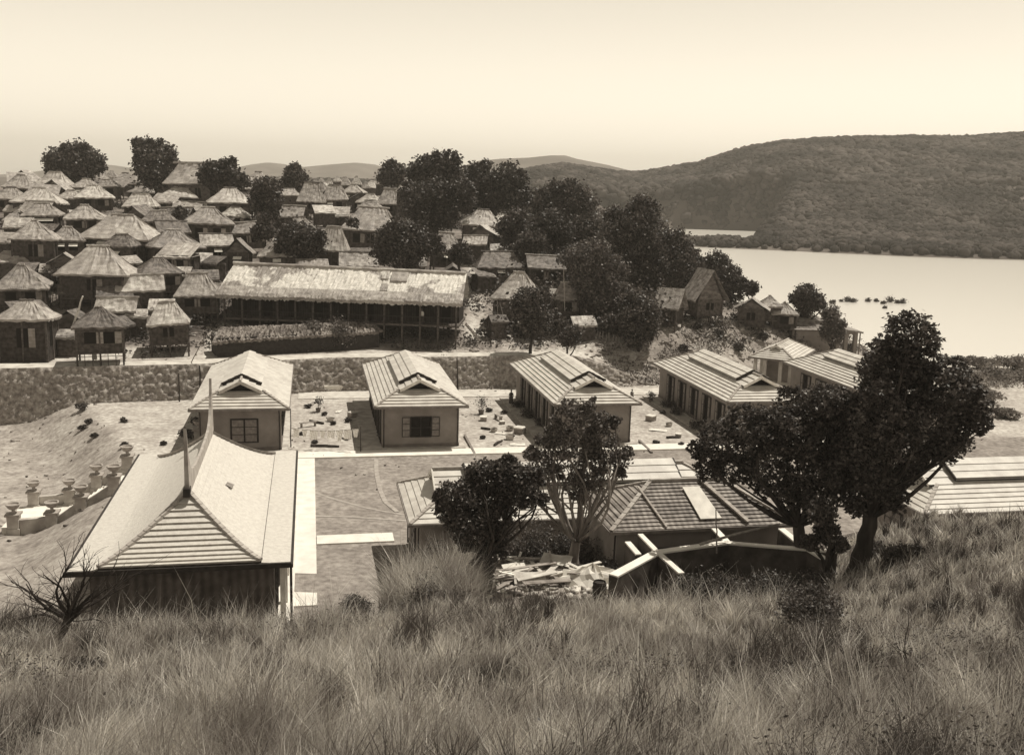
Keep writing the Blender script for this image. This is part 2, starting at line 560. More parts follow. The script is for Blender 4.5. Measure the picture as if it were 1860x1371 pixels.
# ------------------------------------------------------------------ far land: hills, river
RIDGE_PX = [300, 700, 850, 940, 1010, 1060, 1110, 1150, 1250, 1330, 1400, 1500, 1620, 1700, 1860, 2100, 2500]
RIDGE_H = [16, 18, 24, 31, 38, 35, 32, 33, 42, 55, 61, 65, 69, 70, 76, 80, 70]
def far_ground(X, Y):
    px = 930 + 1800 * X / np.maximum(Y, 1)
    h = np.interp(px, RIDGE_PX, RIDGE_H)
    shore = 428 + 10 * np.sin(X / 38.0) + np.clip(180 - X, -30, 60) * .12
    land = sstep(0, 1, (Y - shore) / (880 - shore))
    gl = fbm(X, Y, 130, 31, 5) - .5
    z = -5 + 3.2 * sstep(0, 25, Y - shore) + (h + 2) * land ** 1.25 + gl * 30 * land * (1 - .9 * sstep(720, 860, Y))
    # hidden inlet behind the spit
    inl = sstep(474, 486, Y) * sstep(692, 675, Y) * sstep(.0, -.03, X / np.maximum(Y, 1) - .25 - (Y - 480) * .00015)
    z = z * (1 - inl) - 7 * inl
    z = np.where(Y > 900, z - (Y - 900) * .05, z)
    z = np.maximum(z, np.where(Y > 900, 4.0, -9.0))
    z = np.where(X < 62, np.maximum(z, 12 * sstep(70, 20, X)), z)
    return z
fx = np.concatenate([np.linspace(-2500, -500, 30), np.arange(-490, 700, 9.0), np.linspace(710, 3000, 36)])
fy = np.concatenate([np.arange(405, 1000, 9.0), np.linspace(1010, 3300, 36)])
FX, FY = np.meshgrid(fx, fy)
FZ = far_ground(FX, FY)
ft = .10 + .06 * fbm(FX, FY, 40, 41)
pxs = 930 + 1800 * FX / FY
bare = sstep(1760, 1800, pxs + 25 * fbm(FX, FY, 30, 3)) * sstep(500, 520, FY) * sstep(665, 640, FY)
ft = ft + .04 * bare
structure(grid_mesh('hills', FX, FY, FZ, ft, M_far))

def hill_range(pts, Y, depth, name):
    """a far ridge with real depth, silhouette from points (px, py)"""
    px = np.array([p_[0] for p_ in pts], float)
    py = np.array([p_[1] for p_ in pts], float)
    X = [P(a, b, Y).x for a, b in pts]
    Zr = [P(a, b, Y).z for a, b in pts]
    gx = np.linspace(X[0], X[-1], 140)
    gy = np.linspace(Y - depth, Y + depth, 40)
    XX, YY = np.meshgrid(gx, gy)
    h = np.interp(XX, X, Zr)
    k = np.cos(np.clip((YY - Y) / depth, -1, 1) * math.pi / 2)
    ZZ = 2 + (h - 2) * k ** 1.3 + (fbm(XX, YY, 160, 51) - .5) * 14 * k * (1 - k)
    structure(grid_mesh(name, XX, YY, ZZ, .12 + .05 * fbm(XX, YY, 60, 5), M_far))
hill_range([(60, 318), (130, 312), (165, 304), (190, 299), (215, 303), (250, 311), (330, 319), (400, 321)], 2300, 500, 'distant_hill')
hill_range([(380, 322), (430, 311), (460, 303), (480, 298), (495, 296), (512, 298), (535, 306), (570, 303), (610, 299), (650, 296), (680, 299), (705, 308), (760, 318), (800, 330)], 2100, 500, 'distant_hill')
hill_range([(780, 325), (840, 303), (870, 293), (910, 289), (960, 287), (1000, 283), (1025, 283), (1045, 289), (1100, 300), (1180, 320)], 1750, 450, 'distant_hill')

# water
m = bpy.data.materials.new('river_water')
m.use_nodes = True
bs = m.node_tree.nodes['Principled BSDF']
bs.inputs['Base Color'].default_value = sep(.66)
bs.inputs['Roughness'].default_value = .22
bs.inputs['IOR'].default_value = 1.33
bs.inputs['Specular IOR Level'].default_value = .6
nz = m.node_tree.nodes.new('ShaderNodeTexNoise')
nz.inputs['Scale'].default_value = .5
nz.inputs['Detail'].default_value = 4
tc = m.node_tree.nodes.new('ShaderNodeTexCoord')
bp = m.node_tree.nodes.new('ShaderNodeBump')
bp.inputs['Strength'].default_value = .25
bp.inputs['Distance'].default_value = .12
m.node_tree.links.new(tc.outputs['Object'], nz.inputs['Vector'])
m.node_tree.links.new(nz.outputs['Fac'], bp.inputs['Height'])
m.node_tree.links.new(bp.outputs[0], bs.inputs['Normal'])
structure(MB().quad((30, 120, WATER_Z), (900, 120, WATER_Z), (900, 800, WATER_Z), (30, 800, WATER_Z)).build('water', m))

# forest on the far shore and hill: one mass
def blobs(name, cx, cy, cz, r, m, jit=.35, squash=.85, seed=0):
    g = np.random.default_rng(seed)
    t = (1 + 5 ** .5) / 2
    iv = np.array([(-1, t, 0), (1, t, 0), (-1, -t, 0), (1, -t, 0), (0, -1, t), (0, 1, t), (0, -1, -t), (0, 1, -t), (t, 0, -1), (t, 0, 1), (-t, 0, -1), (-t, 0, 1)], float)
    iv /= np.linalg.norm(iv[0])
    fc = [(0, 11, 5), (0, 5, 1), (0, 1, 7), (0, 7, 10), (0, 10, 11), (1, 5, 9), (5, 11, 4), (11, 10, 2), (10, 7, 6), (7, 1, 8), (3, 9, 4), (3, 4, 2), (3, 2, 6), (3, 6, 8), (3, 8, 9), (4, 9, 5), (2, 4, 11), (6, 2, 10), (8, 6, 7), (9, 8, 1)]
    mid, vs, nf = {}, [tuple(q) for q in iv], []
    def mp(a, b):
        k = (min(a, b), max(a, b))
        if k not in mid:
            q = (np.array(vs[a]) + np.array(vs[b])) / 2
            vs.append(tuple(q / np.linalg.norm(q)))
            mid[k] = len(vs) - 1
        return mid[k]
    for a, b, c in fc:
        x, y, z = mp(a, b), mp(b, c), mp(c, a)
        nf += [(a, x, z), (b, y, x), (c, z, y), (x, y, z)]
    vs = np.array(vs)
    nf = np.array(nf)
    n = len(cx)
    rad = r[:, None] * (1 + jit * (g.random((n, len(vs))) * 2 - 1))
    V = vs[None] * rad[:, :, None]
    V[:, :, 2] *= squash
    V += np.stack([cx, cy, cz], 1)[:, None]
    Fc = nf[None] + (np.arange(n) * len(vs))[:, None, None]
    return raw_mesh(name, V.reshape(-1, 3), Fc.reshape(-1, 3), m)

n = 66000
g = np.random.default_rng(3)
fpx = g.uniform(420, 2050, n)
fyy = 429 + (930 - 429) * g.random(n) ** .85
fxx = (fpx - 930) / 1800 * fyy
fzz = far_ground(fxx, fyy)
keep = (fzz > -3.6) & (g.random(n) < .35 + 1.1 * vnoise(fxx, fyy, 22, 61))
keep &= ~((fpx > 1772 + 25 * vnoise(fxx, fyy, 25, 3)) & (fyy > 505) & (fyy < 655) & (g.random(n) < .72))
fxx, fyy, fzz, fpx = fxx[keep], fyy[keep], fzz[keep], fpx[keep]
rr = g.uniform(1.0, 2.7, len(fxx)) * (1 + .45 * (fyy > 650)) * np.where((fyy < 480) & (fpx < 1500), .75, 1)
tag(blobs('forest', fxx, fyy, fzz + rr * .5, rr, M_far_leaf, seed=4), 'dense dark forest covering the hill and shore across the river', 'forest', kind='stuff')

# ------------------------------------------------------------------ haze
mh = bpy.data.materials.new('haze_air')
mh.use_nodes = True
T = mh.node_tree
T.nodes.remove(T.nodes['Principled BSDF'])
pv = T.nodes.new('ShaderNodeVolumePrincipled')
pv.inputs['Color'].default_value = (1, .95, .86, 1)
pv.inputs['Density'].default_value = .00027
T.links.new(pv.outputs[0], T.nodes['Material Output'].inputs['Volume'])
tag(MB().box(-3300, 3300, -60, 3500, -11, 135).build('haze', mh), kind='stuff')

# ------------------------------------------------------------------ tiled buildings
def lerp(a, b, t):
    return a + (b - a) * t

def courses(mb, A, B, C, D, n, lift):
    """stepped tile courses on the face A-B (lower edge) .. D-C (upper edge)"""
    A, B, C, D = map(Vector, (A, B, C, D))
    nr = (B - A).cross(D - A).normalized() * lift
    for i in range(n):
        a, b = lerp(A, D, i / n), lerp(B, C, i / n)
        d, c = lerp(A, D, (i + 1) / n), lerp(B, C, (i + 1) / n)
        a2, b2 = a + nr, b + nr
        if (d - c).length < 1e-3:
            mb.tri(a2, b2, c)
        else:
            mb.quad(a2, b2, c, d)
        mb.quad(a, b, b2, a2)
        mb.tri(a, a2, d)
        mb.tri(b, c, b2)

def wall_box(mb, face, c, w, z0, z1, X0, X1, Y0, Y1, out, depth):
    """a box standing proud of a wall: face F(front) L R B; c = coordinate along the wall"""
    if face == 'F': mb.box(c - w / 2, c + w / 2, Y0 - out, Y0 - out + depth, z0, z1)
    if face == 'B': mb.box(c - w / 2, c + w / 2, Y1 + out - depth, Y1 + out, z0, z1)
    if face == 'L': mb.box(X0 - out, X0 - out + depth, c - w / 2, c + w / 2, z0, z1)
    if face == 'R': mb.box(X1 + out - depth, X1 + out, c - w / 2, c + w / 2, z0, z1)

def opening(root, face, c, w, z0, z1, ext, style, name='window'):
    """dark opening with frame; shutters are sub-parts"""
    mb = MB()
    wall_box(mb, face, c, w, z0, z1, *ext, .012, .05)
    win = mb.build(name, M_open, root)
    fr = MB()
    t = .07
    wall_box(fr, face, c - w / 2 - t / 2, t, z0 - t, z1 + t, *ext, .06, .1)
    wall_box(fr, face, c + w / 2 + t / 2, t, z0 - t, z1 + t, *ext, .06, .1)
    wall_box(fr, face, c, w, z1, z1 + t, *ext, .055, .09)
    wall_box(fr, face, c, w, z0 - t, z0, *ext, .085, .12)
    if style == 'open':
        wall_box(fr, face, c, .05, z0, z1, *ext, .05, .06)
        wall_box(fr, face, c, w, lerp(z0, z1, .45), lerp(z0, z1, .45) + .04, *ext, .045, .05)
    fr.build('frame', M_dark, win)
    def leaf(cc, ww):
        s = MB()
        wall_box(s, face, cc, ww, z0, z1, *ext, .075, .05)
        sh = s.build('shutter', M_shut, win)
        q = MB()
        for k in range(4):
            zz = lerp(z0, z1, k / 3)
            wall_box(q, face, cc, ww, zz - .025, zz + .025, *ext, .095, .03)
        for e in (-1, 1):
            wall_box(q, face, cc + e * (ww / 2 - .025), .05, z0, z1, *ext, .098, .03)
        q.build('glazing_bars', M_dark, win)
        return sh
    if style == 'closed':
        leaf(c - w / 4, w / 2 - .02)
        leaf(c + w / 4, w / 2 - .02)
    if style == 'open':
        leaf(c - w / 2 - w * .21 - t, w * .42)
        leaf(c + w / 2 + w * .21 + t, w * .42)
    if style == 'door':
        leaf(c - w * .36, w * .26)
        leaf(c + w * .36, w * .26)
    return win

def tiled_house(name, label, cat, loc, rz, W, L, he, group=None, tan=.5, vg=2.0, nlow=6, nup=3, lift=.09, gablet=True, monitor=True,
                tile=None, walls=True, wins=(), ovh=.6, zb=0.0, rear_gablet=False):
    tile = tile or M_tile
    T = thing(name, label, cat, loc, rz, group)
    hw = W / 2
    def z(i): return he + i * tan
    if not gablet: vg = hw
    roof = MB()
    # lower band: four hips
    i1 = vg
    courses(roof, (0, 0, z(0)), (W, 0, z(0)), (W - i1, i1, z(i1)), (i1, i1, z(i1)), nlow, lift)
    courses(roof, (W, 0, z(0)), (W, L, z(0)), (W - i1, L - i1, z(i1)), (W - i1, i1, z(i1)), nlow, lift)
    courses(roof, (0, L, z(0)), (0, 0, z(0)), (i1, i1, z(i1)), (i1, L - i1, z(i1)), nlow, lift)
    courses(roof, (W, L, z(0)), (0, L, z(0)), (i1, L - i1, z(i1)), (W - i1, L - i1, z(i1)), nlow, lift)
    if gablet:
        g0, r1 = vg - .5, L - hw
        gz_ = z(i1)
        courses(roof, (W - i1, g0, gz_), (W - i1, L - i1, gz_), (hw, r1, z(hw)), (hw, g0, z(hw)), nup, lift)
        courses(roof, (i1, L - i1, gz_), (i1, g0, gz_), (hw, g0, z(hw)), (hw, r1, z(hw)), nup, lift)
        courses(roof, (W - i1, L - i1, gz_), (i1, L - i1, gz_), (hw, r1, z(hw)), (hw, r1, z(hw)), nup, lift)
        # underside and thickness of the small gable
        th = .2
        for sx in (-1, 1):
            e = hw + sx * (hw - i1)
            roof.quad((e, g0, gz_), (hw, g0, z(hw)), (hw, g0, z(hw) - th), (e, g0, gz_ - th))
            roof.quad((e, g0, gz_ - th), (hw, g0, z(hw) - th), (hw, vg + .3, z(hw) - th), (e, vg + .3, gz_ - th))
    roof.quad((.05, .05, he - .1), (.05, L - .05, he - .1), (W - .05, L - .05, he - .1), (W - .05, .05, he - .1))
    roof.build('roof', tile, T)
    if gablet:
        gv = MB()
        gv.add([(i1 + .2, vg - .05, z(i1) - .05), (W - i1 - .2, vg - .05, z(i1) - .05), (hw, vg - .05, z(hw) - .22)], [(0, 1, 2)])
        gv.build('gable_vent', M_open, T)
        gb = MB()
        for sx in (-1, 1):
            e = hw + sx * (hw - i1 - .02)
            gb.beam((e, g0 - .03, gz_ - .02), (hw, g0 - .03, z(hw) - .02), .07, .2)
        gb.build('bargeboard', M_woodp, T)
    # ridge and hip caps
    cap = MB()
    hy0 = vg - .5 if gablet else hw
    cap.tube([(hw, hy0, z(hw) + .06), (hw, L - hw, z(hw) + .06)], .11, 6)
    for (cx_, cy_, sx, sy) in ((0, 0, 1, 1), (W, 0, -1, 1), (0, L, 1, -1), (W, L, -1, -1)):
        ii = i1 if sy > 0 else hw
        k = 9
        for q in range(k):
            a = Vector((cx_ + sx * ii * q / k, cy_ + sy * ii * q / k, z(ii * q / k) + lift))
            b = Vector((cx_ + sx * ii * (q + 1.1) / k, cy_ + sy * ii * (q + 1.1) / k, z(ii * (q + 1.1) / k) + lift * .6))
            cap.beam(a, b, .2, .1)
    cap.build('ridge_cap', M_ridge, T)
    if monitor:
        mo = MB()
        y0, y1, mw, ra = vg + 1.2, L - hw - .6, hw * .42, .3
        zz = z(hw - mw) + ra
        courses(mo, (hw + mw, y0, zz), (hw + mw, y1, zz), (hw, y1, z(hw) + ra), (hw, y0, z(hw) + ra), 3, lift * .8)
        courses(mo, (hw - mw, y1, zz), (hw - mw, y0, zz), (hw, y0, z(hw) + ra), (hw, y1, z(hw) + ra), 3, lift * .8)
        mo.quad((hw - mw, y0, zz - .12), (hw - mw, y1, zz - .12), (hw, y1, z(hw) + ra - .12), (hw, y0, z(hw) + ra - .12))
        mo.quad((hw + mw, y1, zz - .12), (hw + mw, y0, zz - .12), (hw, y0, z(hw) + ra - .12), (hw, y1, z(hw) + ra - .12))
        mo.build('ridge_vent_roof', tile, T)
        ed = MB()
        for sx in (-1, 1):
            ed.beam((hw + sx * mw, y0 - .02, zz - .05), (hw, y0 - .02, z(hw) + ra - .05), .07, .16)
            ed.beam((hw + sx * mw, y1 + .02, zz - .05), (hw, y1 + .02, z(hw) + ra - .05), .07, .16)
            ed.beam((hw + sx * (mw - .15), y0 + .05, zz - .2), (hw + sx * (mw - .15), y1 - .05, zz - .2), .1, .22)
        ed.build('ridge_vent_frame', M_dark, T)
    # eave gutter
    gt = MB()
    o_ = .04
    for a, b in (((-o_, -o_), (W + o_, -o_)), ((W + o_, -o_), (W + o_, L + o_)), ((W + o_, L + o_), (-o_, L + o_)), ((-o_, L + o_), (-o_, -o_))):
        gt.beam((a[0], a[1], he - .06), (b[0], b[1], he - .06), .1, .14)
    gt.build('gutter', M_shut, T)
    X0, X1, Y0, Y1 = ovh, W - ovh, ovh, L - ovh
    if walls:
        wb = MB()
        wb.box(X0, X1, Y0, Y1, zb, he - .1)
        wb.build('wall', M_stucco, T)
        pl = MB()
        pl.box(X0 - .04, X1 + .04, Y0 - .04, Y1 + .04, zb, .35)
        pl.build('plinth', M_plinth, T)
        dp = MB()
        dp.tube([(X1 - .15, Y0 - .02, he - .2), (X1 - .1, Y0 - .1, he - .5), (X1 - .1, Y0 - .1, .1)], .045, 6)
        dp.build('downpipe', M_dark, T)
        dp = MB()
        dp.tube([(X0 + .1, -.02, he - .12), (X0 + .1, Y0 - .08, he - .45), (X0 + .1, Y0 - .08, .1)], .045, 6)
        dp.build('downpipe', M_dark, T)
    for w_ in wins:
        opening(T, w_[0], w_[1], w_[2], w_[3], w_[4], (X0, X1, Y0, Y1), w_[5], w_[6] if len(w_) > 6 else 'window')
    return T

BW = [('F', W_B / 2, 1.5, .95, 2.45, 'open')]
SIDE = [('L', 1.7 + k * 2.95 + 1.0, 1.9, .12, 2.75, 'door', 'door') for k in range(5)] + [('R', 3.0 + k * 3.0, 1.5, .9, 2.4, 'closed') for k in range(5)]
ROW = 'tiled barracks in a row behind the courtyard'
rowdef = [
    (343, 745, 'pale tiled barracks directly behind the curved white roof, its front shutters closed', 'closed'),
    (683, 746, 'tiled barracks with wide open shutters, beside the laundry lines', 'open'),
    (1015, 742, 'tiled barracks half hidden behind the thin airy tree', 'closed'),
    (1335, 738, 'tiled barracks with long shaded side of open doors, left of the big dark tree', 'closed'),
    (1632, 737, 'tiled barracks mostly hidden behind the crown of the big dark tree', 'closed'),
]
for i, (px, py, lab, st) in enumerate(rowdef):
    c = onz(px, py, HE)
    k = (c.x * AX.x + c.y * AX.y) - VROW
    c = c - AX * k                         # one straight line of fronts
    wv = [('F', W_B / 2, 1.5, .95, 2.45, 'open')] if st == 'open' else [('F', W_B / 2 + (.3 if i == 0 else 0), 1.9, .8, 2.5, 'closed')]
    T = tiled_house('barracks', lab, 'barracks', (c.x, c.y, 0), YAW, W_B, L_B, HE, ROW, wins=wv + SIDE)
    sl = MB()
    sl.box(-.9, W_B - .1, .1, L_B - .1, .0, .12)
    sl.build('floor_slab', M_concd, T)

ROT90 = math.atan2(-AX.y, -AX.x)
c = onz(745, 953, HE)
HFL = c.copy()
T = tiled_house('barracks', 'long tiled barracks lying sideways behind the round dark tree and the thin tree', 'barracks',
            tuple((c + AX * W_B).xy) + (0,), ROT90, W_B, L_B + .8, HE, 'tiled barracks set sideways in front of the courtyard', lift=.05, wins=[('F', 3.5, 1.6, .9, 2.4, 'closed')])
c = onz(1679, 935, HE)
tiled_house('barracks', 'tiled barracks set sideways above the grass right of the big dark tree', 'barracks',
            tuple((c + AX * W_B).xy) + (0,), ROT90, W_B, L_B, HE, 'tiled barracks set sideways in front of the courtyard', lift=.05, wins=[('F', 3.5, 1.6, .9, 2.4, 'closed')])

# the smaller tiled house below the scrap yard
z_i = 5.1
cl, cr_ = onz(1110, 966, z_i), onz(1447, 951, z_i)
d_ = (cr_ - cl)
li, ang = d_.length, math.atan2(d_.y, d_.x)
bx = Vector((math.cos(ang), math.sin(ang), 0))
by = Vector((-bx.y, bx.x, 0))
GI = 1.9
T = tiled_house('tiled_house', 'small house with rough dark tiled roof carrying a pale plate and a plank', 'house',
                tuple((cl + by * 5.4).xy) + (GI,), ang - R(90), 5.4, li, z_i - GI, tan=.52, gablet=False, monitor=False, nlow=13, lift=.055,
                tile=M_tileold, ovh=.5, zb=-.3, wins=[('R', 2.2, 1.4, .9, 2.1, 'closed'), ('R', 5.6, 1.4, .9, 2.1, 'closed')])
HOUSE_I = T
def on_roof_i(fx_, t, dz):
    """point on the camera-facing slope: fx_ along the eave, t up the slope"""
    return cl + bx * (li * fx_) + by * (2.7 * t) + Vector((0, 0, 2.7 * .52 * t + dz))
mb = MB()
q = [on_roof_i(.485, .12, .12), on_roof_i(.60, .12, .12), on_roof_i(.555, .80, .12), on_roof_i(.46, .80, .12)]
mb.add(q + [p_ + Vector((0, 0, .04)) for p_ in q], [(3, 2, 1, 0), (4, 5, 6, 7), (0, 1, 5, 4), (1, 2, 6, 5), (2, 3, 7, 6), (3, 0, 4, 7)])
tag(mb.build('metal_sheet', M_cloth), 'bright blank sheet lying on the rough dark tiled roof', 'sheet')
tag(MB().beam(on_roof_i(.735, .02, .16), on_roof_i(.575, .98, .16), .24, .07).build('plank', M_wood), 'wide plank leaning down the rough tiled roof beside the pale sheet', 'plank')
tag(MB().beam(on_roof_i(.29, .0, .13), on_roof_i(.22, .85, .13), .1, .06).build('pole', M_wood), 'thin pole laid down the rough tiled roof near its left hip', 'pole')

# pavilion at the far right end of the row
c0, c1, c2 = onz(1360, 648, 3.3), onz(1445, 657, 3.3), onz(1507, 643, 3.3)
ang = math.atan2((c1 - c0).y, (c1 - c0).x)
w_ = (c1 - c0).length
T = tiled_house('pavilion', 'open tiled pavilion on posts below the rough earth bank', 'pavilion', (c0.x, c0.y, 0), ang, w_, 9.5, 3.3,
                walls=False, vg=1.9, lift=.08, monitor=False, tan=.52)
for k, (u_, v_) in enumerate([(.6, .6), (w_ / 3, .6), (2 * w_ / 3, .6), (w_ - .6, .6), (w_ - .6, 3.4), (w_ - .6, 6.2), (w_ - .6, 8.9), (.6, 3.4), (.6, 6.2), (.6, 8.9), (w_ / 2, 8.9)]):
    MB().box(u_ - .16, u_ + .16, v_ - .16, v_ + .16, 0, 3.2).build('post', M_concd, T)
MB().box(.3, w_ - .3, .3, 9.2, -.2, .25).build('floor_slab', M_conc, T)
MB().box(.5, w_ * .75, 4.2, 4.4, .25, 3.2).build('wall', M_stucco, T)

# ------------------------------------------------------------------ the hall with the curved roof
CHE = 3.6
c0, c1 = onz(120, 1040, CHE), onz(527, 1030, CHE)
cw = (c1 - c0).dot(PX)
T = thing('hall', 'large hall with curved white tiled roof and tall upturned ridge horns', 'hall', ((c0 + PX * cw / 2).x, (c0 + PX * cw / 2).y, 0), YAW)
ch, cskirt, cl_, cdf, crise = cw / 2 - 1.25, 1.25, 17.6, 3.3, 2.25
def prof(s):
    return CHE + .12 + crise * s ** 1.35
mb = MB()
nr = 14
for sx in (-1, 1):
    for i in range(nr):
        s0, s1 = i / nr, (i + 1) / nr
        f0, f1 = cdf * s0, cdf * s1
        a = (sx * ch * (1 - s0), f0, prof(s0) + .03)
        b = (sx * ch * (1 - s0), cl_ - f0, prof(s0) + .03)
        cc = (sx * ch * (1 - s1), cl_ - f1, prof(s1))
        dd = (sx * ch * (1 - s1), f1, prof(s1))
        if sx > 0:
            mb.quad(a, b, cc, dd)
            mb.quad((a[0], a[1], a[2] - .03), (b[0], b[1], b[2] - .03), b, a)
        else:
            mb.quad(b, a, dd, cc)
            mb.quad((b[0], b[1], b[2] - .03), (a[0], a[1], a[2] - .03), a, b)
mb.build('side_roof', M_tilew, T)
for y0, sgn, nm in ((0, 1, 'front_roof'), (cl_, -1, 'rear_roof')):
    mb = MB()
    n = 13
    for i in range(n):
        s0, s1 = i / n, (i + 1) / n
        lf = .085
        A_ = (-sgn * ch * (1 - s0), y0 + sgn * cdf * s0, prof(s0))
        B_ = (sgn * ch * (1 - s0), y0 + sgn * cdf * s0, prof(s0))
        C_ = (sgn * ch * (1 - s1), y0 + sgn * cdf * s1, prof(s1))
        D_ = (-sgn * ch * (1 - s1), y0 + sgn * cdf * s1, prof(s1))
        courses(mb, A_, B_, C_, D_, 1, lf)
    mb.build(nm, M_tilew, T)
# skirt roofs left, right and rear
sk = MB()
zo, zi = CHE - .02, CHE + .08
for sx in (-1, 1):
    a, b = (sx * (ch + .02), 0, zi), (sx * (ch + .02), cl_ + .05, zi)
    c_, d_ = (sx * cw / 2, cl_ + 1.25, zo), (sx * cw / 2, -.02, zo)
    q = [a, b, c_, d_]
    lo = [(x, y, zz - .12) for x, y, zz in q]
    sk.add(q + lo, [(3, 2, 1, 0) if sx > 0 else (0, 1, 2, 3), (4, 5, 6, 7), (2, 3, 7, 6), (0, 3, 7, 4)])
q = [(-ch, cl_ + .07, zi), (ch, cl_ + .07, zi), (cw / 2, cl_ + 1.25, zo), (-cw / 2, cl_ + 1.25, zo)]
sk.add(q + [(x, y, zz - .12) for x, y, zz in q], [(0, 1, 2, 3), (4, 5, 6, 7), (2, 3, 7, 6)])
sk.build('skirt_roof', M_tilew, T)
for sx in (-1, 1):
    for yy, sg in ((0, 1), (cl_, -1)):
        hc = MB()
        n = 16
        for i in range(n):
            s0, s1 = i / n, min(1, (i + 1.15) / n)
            hc.beam((sx * ch * (1 - s0), yy + sg * cdf * s0, prof(s0) + .1), (sx * ch * (1 - s1), yy + sg * cdf * s1, prof(s1) + .07), .2, .13)
        hc.build('hip_cap', M_ridge, T)
    # the knob half way down the front left hip
    s0 = .52
    if sx < 0:
        hc = MB()
        hc.beam((sx * ch * (1 - s0 + .1), cdf * (s0 - .1), prof(s0 - .1) + .16), (sx * ch * (1 - s0 - .14), cdf * (s0 + .14), prof(s0 + .14) + .22), .3, .42)
hc.build('hip_knob', M_ridge, T)
# ridge crest: U-shaped plate ending in two horns
cr = MB()
zr = prof(1)
y_a, y_b = cdf - .35, cl_ - cdf + .35
n = 40
top, bot = [], []
for i in range(n + 1):
    t = i / n
    y = lerp(y_a, y_b, t)
    e = min(t, 1 - t) * (y_b - y_a)
    hgt = .34 + 2.15 * math.exp(-e / .55) + .55 * math.exp(-e / 2.2)
    top.append((y, zr + hgt))
    bot.append((y, zr - .15))
for i in range(n):
    for sx in (-1, 1):
        th = .11
        p0, p1, q0, q1 = bot[i], bot[i + 1], top[i], top[i + 1]
        vs = [(sx * th, p0[0], p0[1]), (sx * th, p1[0], p1[1]), (sx * th * .6, q1[0], q1[1]), (sx * th * .6, q0[0], q0[1])]
        cr.add(vs, [(0, 1, 2, 3) if sx > 0 else (3, 2, 1, 0)])
    cr.quad((.066, top[i][0], top[i][1]), (.066, top[i + 1][0], top[i + 1][1]), (-.066, top[i + 1][0], top[i + 1][1]), (-.066, top[i][0], top[i][1]))
for i in (0, n):
    cr.quad((-.11, bot[i][0], bot[i][1]), (.11, bot[i][0], bot[i][1]), (.066, top[i][0], top[i][1]), (-.066, top[i][0], top[i][1]))
cr.build('ridge_crest', M_ridge, T)
gv = MB()
gv.beam((0, cdf - .3, zr - .12), (0, cdf - .3, zr + .28), .5, .3)
gv.build('gable_vent', M_dark, T)
gt = MB()
gt.beam((-cw / 2, -.06, CHE - .06), (cw / 2 + .05, -.06, CHE - .06), .14, .22)
gt.beam((cw / 2 + .06, -.1, CHE - .1), (cw / 2 + .06, cl_ + 1.3, CHE - .1), .12, .16)
gt.beam((-cw / 2 - .06, -.1, CHE - .1), (-cw / 2 - .06, cl_ + 1.3, CHE - .1), .12, .16)
gt.tube([(cw / 2 + .02, .1, CHE - .1), (cw / 2 + .02, .1, .2)], .06, 6)
gt.build('gutter', M_dark, T)
MB().box(-ch - .5, ch + .5, .7, cl_ - .2, -3, CHE + .02).build('wall', M_hallb, T)
mb = MB()
for y in (.5, 3.8, 7.2, 10.6, 14, 17.2):
    mb = MB()
    mb.box(ch + .78, ch + 1.02, y, y + .24, -.1, CHE - .06)
    mb.build('post', M_cloth, T)
for y in (2.2, 5.6, 9.0, 12.4):
    opening(T, 'R', y + 1.0, 1.5, .2, 2.6, (-ch - .5, ch + .5, .7, cl_ - .2), 'door', 'door')
    opening(T, 'L', y + 1.0, 1.5, .9, 2.6, (-ch - .5, ch + .5, .7, cl_ - .2), 'closed')
MB().box(-ch - .6, ch + 1.3, .3, cl_, -.3, .12).build('floor_slab', M_conc, T)
HALL = T
# a loose tile on the right slope
s_ = .6
mb = MB()
tl = Vector((ch * (1 - s_), 8.2, prof(s_) + .06))
mb.quad(tl, tl + Vector((.35, -.1, -.12)), tl + Vector((.28, -.75, -.1)), tl + Vector((-.05, -.6, .04)))
mb.build('loose_tile', M_tileold, T)

# ------------------------------------------------------------------ walks and paths
def local_uv(u, v, z=0):
    return PX * u + AX * v + Vector((0, 0, z))
def uv(p_):
    return p_.dot(PX), p_.dot(AX)
def slab(name, u0, u1, v0, v1, z0, z1, m):
    mb = MB()
    cs = [local_uv(u0, v0), local_uv(u1, v0), local_uv(u1, v1), local_uv(u0, v1)]
    vs = [c + Vector((0, 0, z)) for z in (z0, z1) for c in cs]
    mb.add(vs, [(3, 2, 1, 0), (4, 5, 6, 7), (0, 1, 5, 4), (1, 2, 6, 5), (2, 3, 7, 6), (3, 0, 4, 7)])
    return structure(mb.build(name, m))
ua, _ = uv(onz(535, 827, 0))
slab('walkway', ua, ua + 52, VROW - 1.75, VROW - .1, -.3, .1, M_conc)
uc, vc = uv(onz(548, 983, 0))
hu = uv(c1)[0]
slab('walkway', hu - .1, hu + 1.15, vc - 9, VROW - 1.8, -.3, .07, M_conc)
uh = uv(HFL)[0]
slab('walkway', hu + 1.19, uh - .2, vc - .7, vc + .7, -.3, .074, M_conc)
ur, vr = uv(onz(600, 718, 0))
slab('road', ur - 3, ur + 42, vr - 1.6, vr + 1.6, -.3, .05, M_path)
def trail(pts, w, z=.012):
    """a thin worn line on the flat courtyard"""
    mb = MB()
    ps = [onz(a, b, 0) for a, b in pts]
    for a, b in zip(ps[:-1], ps[1:]):
        d = (b - a).normalized()
        s = Vector((d.y, -d.x, 0)) * w / 2
        mb.quad(a - s + Vector((0, 0, z)), a + s + Vector((0, 0, z)), b + s + Vector((0, 0, z)), b - s + Vector((0, 0, z)))
    return structure(mb.build('worn_path', M_trail))
trail([(541, 884), (600, 904), (660, 921), (705, 930), (738, 935)], .22)
trail([(541, 936), (640, 939), (700, 943), (742, 946)], .25, .02)
